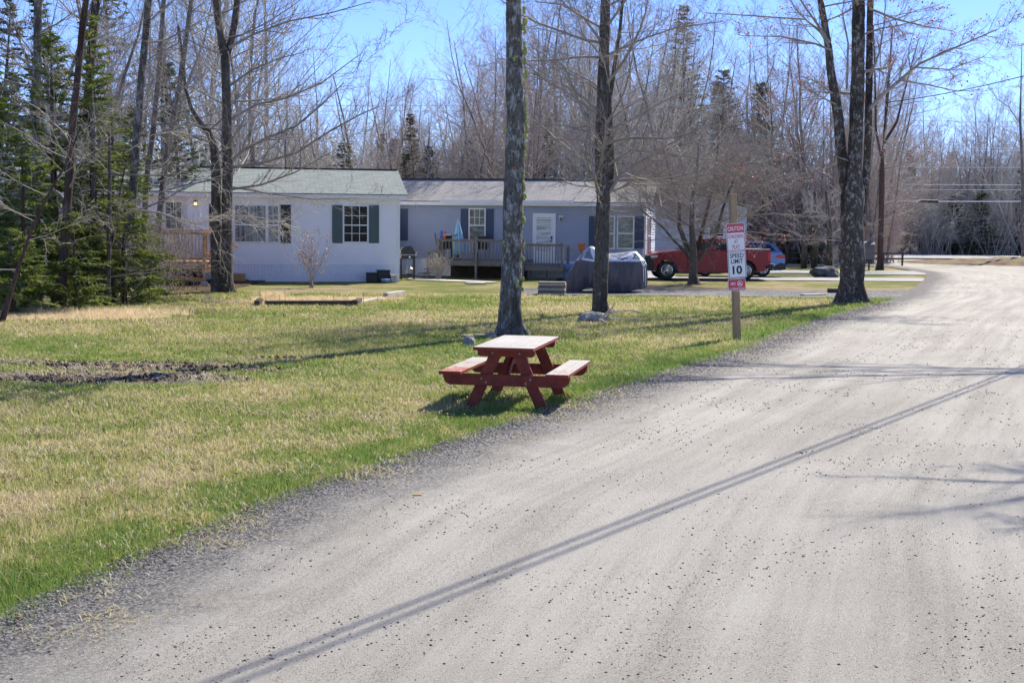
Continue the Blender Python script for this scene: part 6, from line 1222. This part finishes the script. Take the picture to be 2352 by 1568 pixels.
# conifers
def conifer(name, label, H, Rb, mat, seed, dens=1.0, bare=0.12, group=None, droop=-.12, loc=(0, 0, 0), spray=.16, col_trunk='bark_brown'):
    r = random.Random(seed); root = thing(name, label, 'conifer', loc, r.uniform(0, 6), group)
    mb = MB(); mb.tube([(0, 0, -.05), (.03, 0, H * .35), (-.02, .03, H * .7), (0, 0, H)], [.02 * H ** .8 + .03, .015 * H ** .8 + .02, .008 * H ** .8 + .01, .004], 8); mb.build('trunk', col_trunk, root, smooth=True)
    T = Tubes(); V = []; F = []; z = H * bare
    while z < H * .985:
        f = (z / H - bare) / (1 - bare); L0 = Rb * (1 - f) ** .8 * (0.75 + .35 * math.sin(min(1, f * 6) * 1.57)) ; nb = r.randint(4, 7)
        for b in range(nb):
            a = r.uniform(0, 6.28); L = L0 * r.uniform(.55, 1.2) + .1; e = r.uniform(-.1, .2) + .5 * f; dv = Vector((math.cos(a) * math.cos(e), math.sin(a) * math.cos(e), math.sin(e))); q = Vector((0, 0, z + r.uniform(-.05, .05))); P = [q.copy()]; n = 5; D = []
            for i in range(n): dv = (dv + Vector((0, 0, droop * (1 - i / n) + .06 * i / n)) + rndv(r) * .06).normalized(); q = q + dv * (L / n); P.append(q.copy()); D.append(dv.copy())
            T.add(P, [.012 * (L ** .5) * (1 - .8 * i / n) + .003 for i in range(n + 1)], 3)
            ns = max(4, int(L / .055 * dens)); side0 = Vector((-math.sin(a), math.cos(a), 0))
            for s_ in range(ns):
                tt = .15 + .85 * (s_ + r.random()) / ns; i = min(n - 1, int(tt * n)); p = P[i].lerp(P[i + 1], tt * n - i); dd = D[i]
                for sg in (-1, 1):
                    if r.random() < .15: continue
                    sl = (L * .42 * (1.05 - tt) + spray * .6) * r.uniform(.5, 1.1); d2 = (dd * .7 + side0 * sg * r.uniform(.5, 1.1) + Vector((0, 0, r.uniform(-.35, .1)))).normalized(); m2 = max(1, int(sl / spray)); pp = p.copy()
                    for k in range(m2):
                        wv = d2.cross(rndv(r)).normalized() * r.uniform(.018, .036) * (spray / .16); nx_ = pp + d2 * spray * r.uniform(.8, 1.3); bI = len(V)
                        V += [pp + wv, pp - wv, nx_]; F.append((bI, bI + 1, bI + 2))
                        w2 = (d2 + rndv(r) * .7).normalized() * spray * .7; bI = len(V); V += [pp, pp + w2 + wv * .5, pp + w2 * .9 - wv]; F.append((bI, bI + 1, bI + 2)); pp = nx_; d2 = (d2 + rndv(r) * .12).normalized()
        z += .15 + .10 * r.random() + .012 * H * (1 - f) * .6
    T.build('boughs', 'twig_grey', root); np_mesh('needles', np.array([tuple(v) for v in V]), F, mat, root); return root
for i, (u, v, H, Rb, lab) in enumerate(((58, 712, 4.3, 1.9, 'wide low spruce at the left edge of the woods'), (218, 700, 7.7, 1.25, 'tall narrow spruce with its tip against the sky'), (128, 700, 7.2, 1.7, 'tall spruce behind the reddish brown trunk'),
        (286, 697, 3.0, 1.45, 'low green spruce with boughs reaching toward the wooden deck'), (-15, 690, 6.5, 2.0, 'spruce cut by the left edge of the photo'), (312, 672, 5.6, .95, 'spruce beside the leaning trunk with yellow green boughs'), (172, 716, 2.4, 1.2, 'short young spruce in front of the thin dark trunk'), (30, 725, 2.0, 1.3, 'small bushy spruce at the lower left of the woods'), (262, 668, 6.2, 1.4, 'spruce behind the very thin trunks'), (340, 690, 1.2, .85, 'small low spruce at the right end of the woods edge'), (95, 672, 6.0, 1.6, 'spruce behind the grey trunk at the upper left'))):
    p = G(u, v); conifer('spruce', lab, H, Rb, 'needles', 50 + i, dens=1.05, loc=(p.x, p.y, 0), bare=.05 if H < 4 else .10)

# shrubs
def shrub(name, label, u, v, H, nst, spread, mat, seed, cf, r0=.012, buds=None, nb=0, cat='shrub'):
    r = random.Random(seed); p = G(u, v); root = thing(name, label, cat, (p.x, p.y, 0)); T = Tubes(); tips = []
    for i in range(nst):
        a = r.uniform(0, 6.28); s_ = r.uniform(.1, 1) * spread; grow(T, Vector((r.uniform(-.08, .08), r.uniform(-.08, .08), -.03)), Vector((math.cos(a) * s_, math.sin(a) * s_, 1)), H * r.uniform(.6, 1.1), r0 * r.uniform(.6, 1.2), 1, cf, r, tips)
    T.build('stems', mat, root)
    if buds:
        V = []; F = []; r.shuffle(tips)
        for q in tips[:nb]:
            for _ in range(2): c = q + rndv(r) * .03; s2 = r.uniform(.010, .022); b = len(V); V += [c + rndv(r) * s2 for _ in range(4)]; F += [(b, b + 1, b + 2), (b, b + 2, b + 3), (b, b + 3, b + 1), (b + 1, b + 3, b + 2)]
        tag(np_mesh('buds', [tuple(v) for v in V], F, buds, root), kind='stuff')
    return root
CFH = dict(seg=[5, 7, 5, 3], wig=[.1, .12, .2, .3], up=[0, .02, .04, .05], sides=[4, 4, 3, 3], n=[4, 7, 5], t0=[.2, .35, .2], ang=[38, 34, 40], ratio=[.5, .45, .45], rr=[.6, .6, .7], rmin=.0045)
shrub('budding_shrub', 'slender bare shrub with pale pink buds in front of the white house', 716, 659, 1.9, 11, .55, 'twig_grey', 3, CFH, .020, 'bud_pink', 260)
shrub('twiggy_bush', 'dense bare twiggy bush at the left end of the grey porch', 1008, 640, 1.0, 44, 1.1, 'twig_pale', 5, CFH, .010, None)
shrub('twiggy_bush', 'small bare stems in the lawn before the spruces', 485, 714, .6, 5, .9, 'twig_grey', 9, CFH, .006)
shrub('low_bush', 'leafless bush between the boulder and the low fence', 1912, 616, 1.3, 18, .8, 'twig_pale', 11, CFH, .012)
for (u, v, sc_, lab) in ((1555, 730, 0, 'curved fallen branch near the foot of the branching tree'),):
    T = Tubes(); p = G(u, v); r = random.Random(2); grow(T, Vector((0, 0, .03)), Vector((-1, .2, .05)), 1.3, .022, 1, CFS, r); o = T.build('fallen_branch', 'twig_pale'); o.location = G(1475, 722); tag(o, 'pale fallen branch lying right of the branching tree', 'branch')
T = Tubes(); r = random.Random(3)
for i in range(4): grow(T, Vector((0, 0, .02 + .02 * i)), Vector((r.uniform(.3, 1), r.uniform(-.6, .6), .25)), .65, .028, 1, CFS, r)
o = T.build('root_branches', 'twig_pale'); o.location = G(1376, 742); tag(o, 'tangle of pale dead sticks beside the granite rock', 'branch')
T = Tubes(); T.add([Vector((0, 0, .02)), Vector((.35, 0, .03)), Vector((.62, -.05, .05))], [.016, .014, .006], 5); T.add([Vector((.5, 0, .05)), Vector((.7, -.35, .02))], [.012, .006], 4); o = T.build('stick', 'twig_pale'); o.location = G(1664, 747); tag(o, 'short pale stick in the grass behind the sign post', 'stick')

# ---------------------------------------------------------------- background woods
CFB = dict(seg=[8, 6, 4], wig=[.09, .15, .2], up=[.05, .10, .08], sides=[5, 3, 3], n=[26, 13], t0=[.22, .12], ang=[48, 36], ratio=[.40, .42], rr=[.42, .5], rmin=.007, end=.15)
CFB4 = dict(seg=[8, 5, 4, 3], wig=[.09, .15, .2, .25], up=[.05, .10, .08, .05], sides=[5, 3, 3, 3], n=[18, 8, 6], t0=[.25, .12, .1], ang=[46, 38, 40], ratio=[.42, .44, .5], rr=[.42, .5, .6], rmin=.006, end=.15)
def wood_tree(name, label, seed, mat, bk, cf, r0, H=12.0, nst=1):
    r = random.Random(seed); root = thing(name, label, 'tree'); T = Tubes(); TT = Tubes()
    for k in range(nst):
        dv = Vector((r.gauss(0, .05), r.gauss(0, .05), 1)) if nst == 1 else Vector((r.gauss(0, .16), r.gauss(0, .1), 1)); T2 = Tubes(); grow(T2, Vector((0, 0, -.1)), dv, H * r.uniform(.85, 1), r0 * (1 if nst == 1 else .7), 0, cf, r)
        for key, L in T2.d.items():
            if key == (cf['seg'][0] + 1, cf['sides'][0]): TT.d.setdefault(key, []).extend(L)
            else: T.d.setdefault(key, []).extend(L)
    TT.build('trunk', bk, root); T.build('crown', mat, root); return root
PRO = []
for i in range(7): PRO.append(wood_tree('bare_tree', 'x', 100 + i, 'twig_far' if i % 3 else 'twig_red', 'bark_far', CFB4 if i % 2 else CFB, .095 + .02 * (i % 3), 12.0, 1 if i != 3 else 4))
CPR = [conifer('fir_tree', 'x', 9.0, 1.9, 'needles_dark', 201, dens=.30, spray=.26, bare=.06), conifer('fir_tree', 'x', 9.0, 1.5, 'needles_brown', 202, dens=.28, spray=.26, bare=.06), conifer('fir_tree', 'x', 9.0, 2.3, 'needles_dark', 203, dens=.26, spray=.30, bare=.05)]
used = set()
def put(proto, x, y, sc, rz, label, group):
    rt_ = proto
    if id(proto) in used: rt_ = dup(proto)
    used.add(id(proto)); rt_.location = (x, y, 0); rt_.rotation_euler = (rw.gauss(0, .05) if group and 'outside' not in label else 0, rw.gauss(0, .05) if group and 'outside' not in label else 0, rz); rt_.scale = sc if hasattr(sc, '__len__') else (sc,) * 3; rt_['label'] = label; rt_['group'] = group; return rt_
rw = random.Random(77)
ZONES = [  # name, u0, u1, d0, d1, top v range, count, conifer share
    ('in the woods beyond the left trunks', -60, 640, 50, 88, (-260, 160), 28, .10),
    ('behind the white house', 560, 880, 60, 88, (110, 290), 13, 0),
    ('behind the white house', 840, 1120, 66, 90, (150, 330), 30, .12),
    ('behind the grey house', 1110, 1560, 66, 90, (20, 190), 50, .07),
    ('behind the pickup and the boulder', 1540, 2040, 80, 90.5, (60, 260), 46, .12),
    ('across the far road', 1980, 2460, 106, 132, (225, 330), 64, .18),
    ('far beyond the road', -60, 2000, 106, 126, (200, 330), 70, .20)]
for (zn, u0, u1, d0, d1, (t0, t1), cnt, cs) in ZONES:
    for i in range(cnt):
        u = u0 + (u1 - u0) * (i + rw.random()) / cnt; d = rw.uniform(d0, d1); con = rw.random() < cs; x = (u - CXP) / FPX * d
        vt = rw.uniform(t0, t1) + (110 if con else 0); H = 2.3 + (HY - vt) / (FPX / d)
        if abs(d - 97.5) < 8.5: d = 89 if d < 97 else 107
        if con: put(CPR[rw.randrange(3)], x, d, (rw.uniform(.8, 1.1) * H / 9 * .9,) * 2 + (H / 9.0,), rw.uniform(0, 6.28), 'dark evergreen ' + zn, 'evergreens ' + zn)
        else: put(PRO[rw.randrange(7)], x, d, (rw.uniform(.9, 1.25) * max(.7, H / 12),) * 2 + (H / 11.2,), rw.uniform(0, 6.28), 'bare hardwood tree ' + zn, 'bare trees ' + zn)
def special(u, vt, d, proto, wx, label): x = (u - CXP) / FPX * d; H = 2.3 + (HY - vt) / (FPX / d); r_ = put(proto, x, d, (wx, wx, H / 9.0), rw.uniform(0, 6), label, None); del r_['group']; r_['label'] = label
conifer('fir_tree', 'tallest evergreen with a ragged dark tip above the other trees', 14.6, 2.7, 'needles_brown', 301, dens=.42, spray=.26, bare=.05, loc=(W(1562, 500, 78).x, 78, 0)); conifer('fir_tree', 'broad olive brown evergreen right of the tallest one', 11.6, 3.1, 'needles_brown', 302, dens=.42, spray=.26, bare=.05, loc=(W(1655, 500, 83).x, 83, 0)); conifer('fir_tree', 'olive evergreen with a rounded top left of the tallest one', 9.5, 2.4, 'needles_dark', 303, dens=.42, spray=.26, bare=.05, loc=(W(1478, 500, 81).x, 81, 0)); special(1100, 290, 74, CPR[1], 1.7, 'brownish evergreen left of the mossy trunk'); special(930, 350, 66, CPR[0], .5, 'small green evergreen behind the white roof corner')
special(790, 330, 64, CPR[1], 1.1, 'olive evergreen rising behind the white house roof'); special(2245, 430, 106, CPR[0], 1.2, 'bright green bushy evergreen across the far road'); special(2185, 440, 107, CPR[2], 1.0, 'dark evergreen left of the bright green one across the road'); special(1835, 470, 80, CPR[2], 1.1, 'dark evergreen behind the low fence')
for i, (ub, vb, ut, vt, d, lab) in enumerate(((1010, 425, 925, 270, 72, 'pale dead birch leaning left behind the roofs'), (2100, 592, 2070, 470, 107, 'pale birch with a leaning trunk across the road'), (2160, 560, 2085, 465, 106.5, 'pale fallen birch slanting to the right across the road'), (1905, 622, 1898, 440, 72, 'dark straight trunk behind the boulder'), (1846, 622, 1842, 470, 72, 'dark trunk left of the boulder'), (1869, 623, 1872, 440, 73, 'dark trunk just behind the boulder top'))):
    a = W(ub, vb, d); b = W(ut, vt, d); 
    if i in (0, 2): a.z = 0 if i == 0 else a.z
    root = thing('birch_tree' if i < 3 else 'straight_tree', lab, 'tree', (a.x, a.y, 0)); mb = MB(); r0 = .09 if i < 3 else .18; o_ = Vector((a.x, a.y, 0)); mb.tube([a - o_, (a - o_).lerp(b - o_, .5) + Vector((.1, 0, 0)), b - o_], [r0, r0 * .8, r0 * .5], 8); mb.build('trunk', 'twig_pale' if i < 3 else 'bark_maple', root, smooth=True); T = Tubes(); r = random.Random(i)
    for j in range(9): f = .3 + .07 * j; grow(T, (a - o_).lerp(b - o_, f), Vector((r.gauss(0, 1), r.gauss(0, 1), .6)), r.uniform(.8, 2.2), .02, 0, CF3, r)
    T.build('branches', 'twig_pale' if i < 3 else 'twig_far', root)
# low brush filling the foot of the woods
def brush():
    r = random.Random(6); T = Tubes()
    for i in range(40):
        a = r.uniform(0, 6.28); p = Vector((r.uniform(-1.6, 1.6), r.uniform(-.8, .8), 0)); grow(T, p, Vector((math.cos(a) * .45, math.sin(a) * .45, 1)), r.uniform(1.5, 3.6), .014, 0, dict(seg=[6, 4, 3], wig=[.1, .2, .25], up=[.02, .05, .03], sides=[3, 3, 3], n=[8, 3], t0=[.2, .2], ang=[38, 40], ratio=[.42, .5], rr=[.6, .7], rmin=.007), r)
    return T.arrays()
BV, BF = brush()
def brush_zone(name, lst, mat, label):
    VS = []; FS = []; b = 0
    for (x, y, s_, a) in lst:
        c, sn = math.cos(a), math.sin(a); V = BV * s_; V = np.stack([V[:, 0] * c - V[:, 1] * sn + x, V[:, 0] * sn + V[:, 1] * c + y, V[:, 2]], 1); VS.append(V); FS.append(BF + b); b += len(V)
    tag(np_mesh(name, np.concatenate(VS), np.concatenate(FS), mat), label, 'undergrowth', kind='stuff')
def zone_pts(u0, u1, d0, d1, n, s0=.8, s1=1.3): return [((u0 + (u1 - u0) * (i + rw.random()) / n - CXP) / FPX * d, d, rw.uniform(s0, s1), rw.uniform(0, 6.28)) for i in range(n) for d in (rw.uniform(d0, d1),)]
brush_zone('underbrush', zone_pts(400, 1560, 70, 90, 85, 1.1, 2.3), 'twig_far', 'tangled bare undergrowth at the foot of the woods behind the houses')
brush_zone('underbrush', zone_pts(1980, 2460, 105, 124, 62, 1.1, 2.6), 'twig_far', 'tangled bare undergrowth across the far road')
brush_zone('underbrush', zone_pts(1560, 2010, 80, 90, 34, 1.0, 2.2), 'twig_red', 'tangled bare undergrowth behind the low fence')
brush_zone('underbrush', zone_pts(-60, 370, 37, 60, 24, .5, .9), 'twig_grey', 'tangled bare undergrowth among the left spruces')
LX = []; LY = []; rl_ = np.random.default_rng(55)
for (u, v, n, sp) in ((1173, 771, 170, .42), (1380, 722, 150, .40), (1955, 698, 200, .55), (512, 673, 160, .5), (1594, 653, 120, .6), (1160, 778, 120, .8), (1420, 726, 120, .9), (140, 722, 260, 1.8), (260, 716, 260, 1.6), (60, 738, 260, 1.6)):
    q = G(u, v); LX.append(q.x + rl_.normal(0, sp, n)); LY.append(q.y - .1 + rl_.normal(0, sp * .7, n))
LX = np.concatenate(LX); LY = np.concatenate(LY); stones('dead_leaves', LX, LY, np.full(len(LX), .03), rl_.uniform(.014, .034, len(LX)), 'leaf_dead', 56, 'brown leaf litter gathered at the feet of the trunks', 'leaves', .35)
# trees outside the right edge whose branches shade the road
for (x, y, s_, sd_) in ((15.5, 17.5, .85, 1), (19, 30, 1.0, 2), (14.5, 12.0, .75, 4)):
    put(PRO[sd_], x, y, s_, sd_ * 2.0, 'bare tree beside the road outside the right edge of the photo', 'bare trees right of the road')
root = thing('overhanging_tree', 'tree outside the right edge whose long limbs shade the road', 'tree', (16.5, 17.5, 0)); T = Tubes(); ro = random.Random(41)
mb = MB(); mb.tube([(0, 0, -.1), (.1, 0, 4), (0, .1, 8), (.2, 0, 12)], [.32, .27, .2, .08], 12); mb.build('trunk', 'bark_maple', root, smooth=True)
for (a, b, c_, r0) in (((0, 0, 5.8), (-4, -.6, 7.2), (-8.2, -1.3, 7.6), .06), ((0, 0, 6.5), (-4, 1.2, 8.0), (-7.8, 1.8, 8.2), .05), ((0, 0, 8.3), (-3, 3, 9.4), (-5.5, 4.6, 9.8), .07)):
    P = [Vector(a), Vector(a).lerp(Vector(b), .5) + Vector((0, 0, .2)), Vector(b), Vector(b).lerp(Vector(c_), .5) + Vector((0, .2, .1)), Vector(c_)]; T.add(P, [r0, r0 * .8, r0 * .6, r0 * .45, r0 * .2], 6)
    for j in range(12): f = .2 + .065 * j; i = min(3, int(f * 4)); q = P[i].lerp(P[i + 1], f * 4 - i); grow(T, q, Vector((-1, ro.gauss(0, .8), ro.gauss(.1, .4))), ro.uniform(1, 2.6), .028, 0, CF3, ro)
T.build('branches', 'twig_grey', root)
root = thing('overhanging_tree', 'farther tree outside the right edge with one long arching limb', 'tree', (17.5, 29, 0)); T = Tubes()
mb = MB(); mb.tube([(0, 0, -.1), (.1, 0, 4), (0, .1, 9), (.2, 0, 14)], [.30, .26, .2, .08], 12); mb.build('trunk', 'bark_maple', root, smooth=True)
for (pts, r0) in (([(0, 0, 7.5), (-3, .2, 9.0), (-6, 0, 9.4), (-8.5, -.6, 9.3), (-11, -1.6, 8.9)], .07), ([(0, 0, 8.5), (-3, 1.2, 9.6), (-6, 1.6, 9.9), (-9, 1.6, 9.8), (-12, .6, 9.5)], .065)):
    P = [Vector(q) for q in pts]; T.add(P, [r0, r0 * .8, r0 * .6, r0 * .45, r0 * .2], 6)
    for j in range(12): f = .2 + .065 * j; i = min(3, int(f * 4)); q = P[i].lerp(P[i + 1], f * 4 - i); grow(T, q, Vector((-1, ro.gauss(0, .35), ro.gauss(.1, .4))), ro.uniform(1, 3), .03, 0, CF3, ro)
T.build('branches', 'twig_grey', root)
# prototypes that were never placed stay out of the scene
for q in PRO + CPR:
    if id(q) not in used:
        for c in list(q.children): bpy.data.objects.remove(c)
        bpy.data.objects.remove(q)
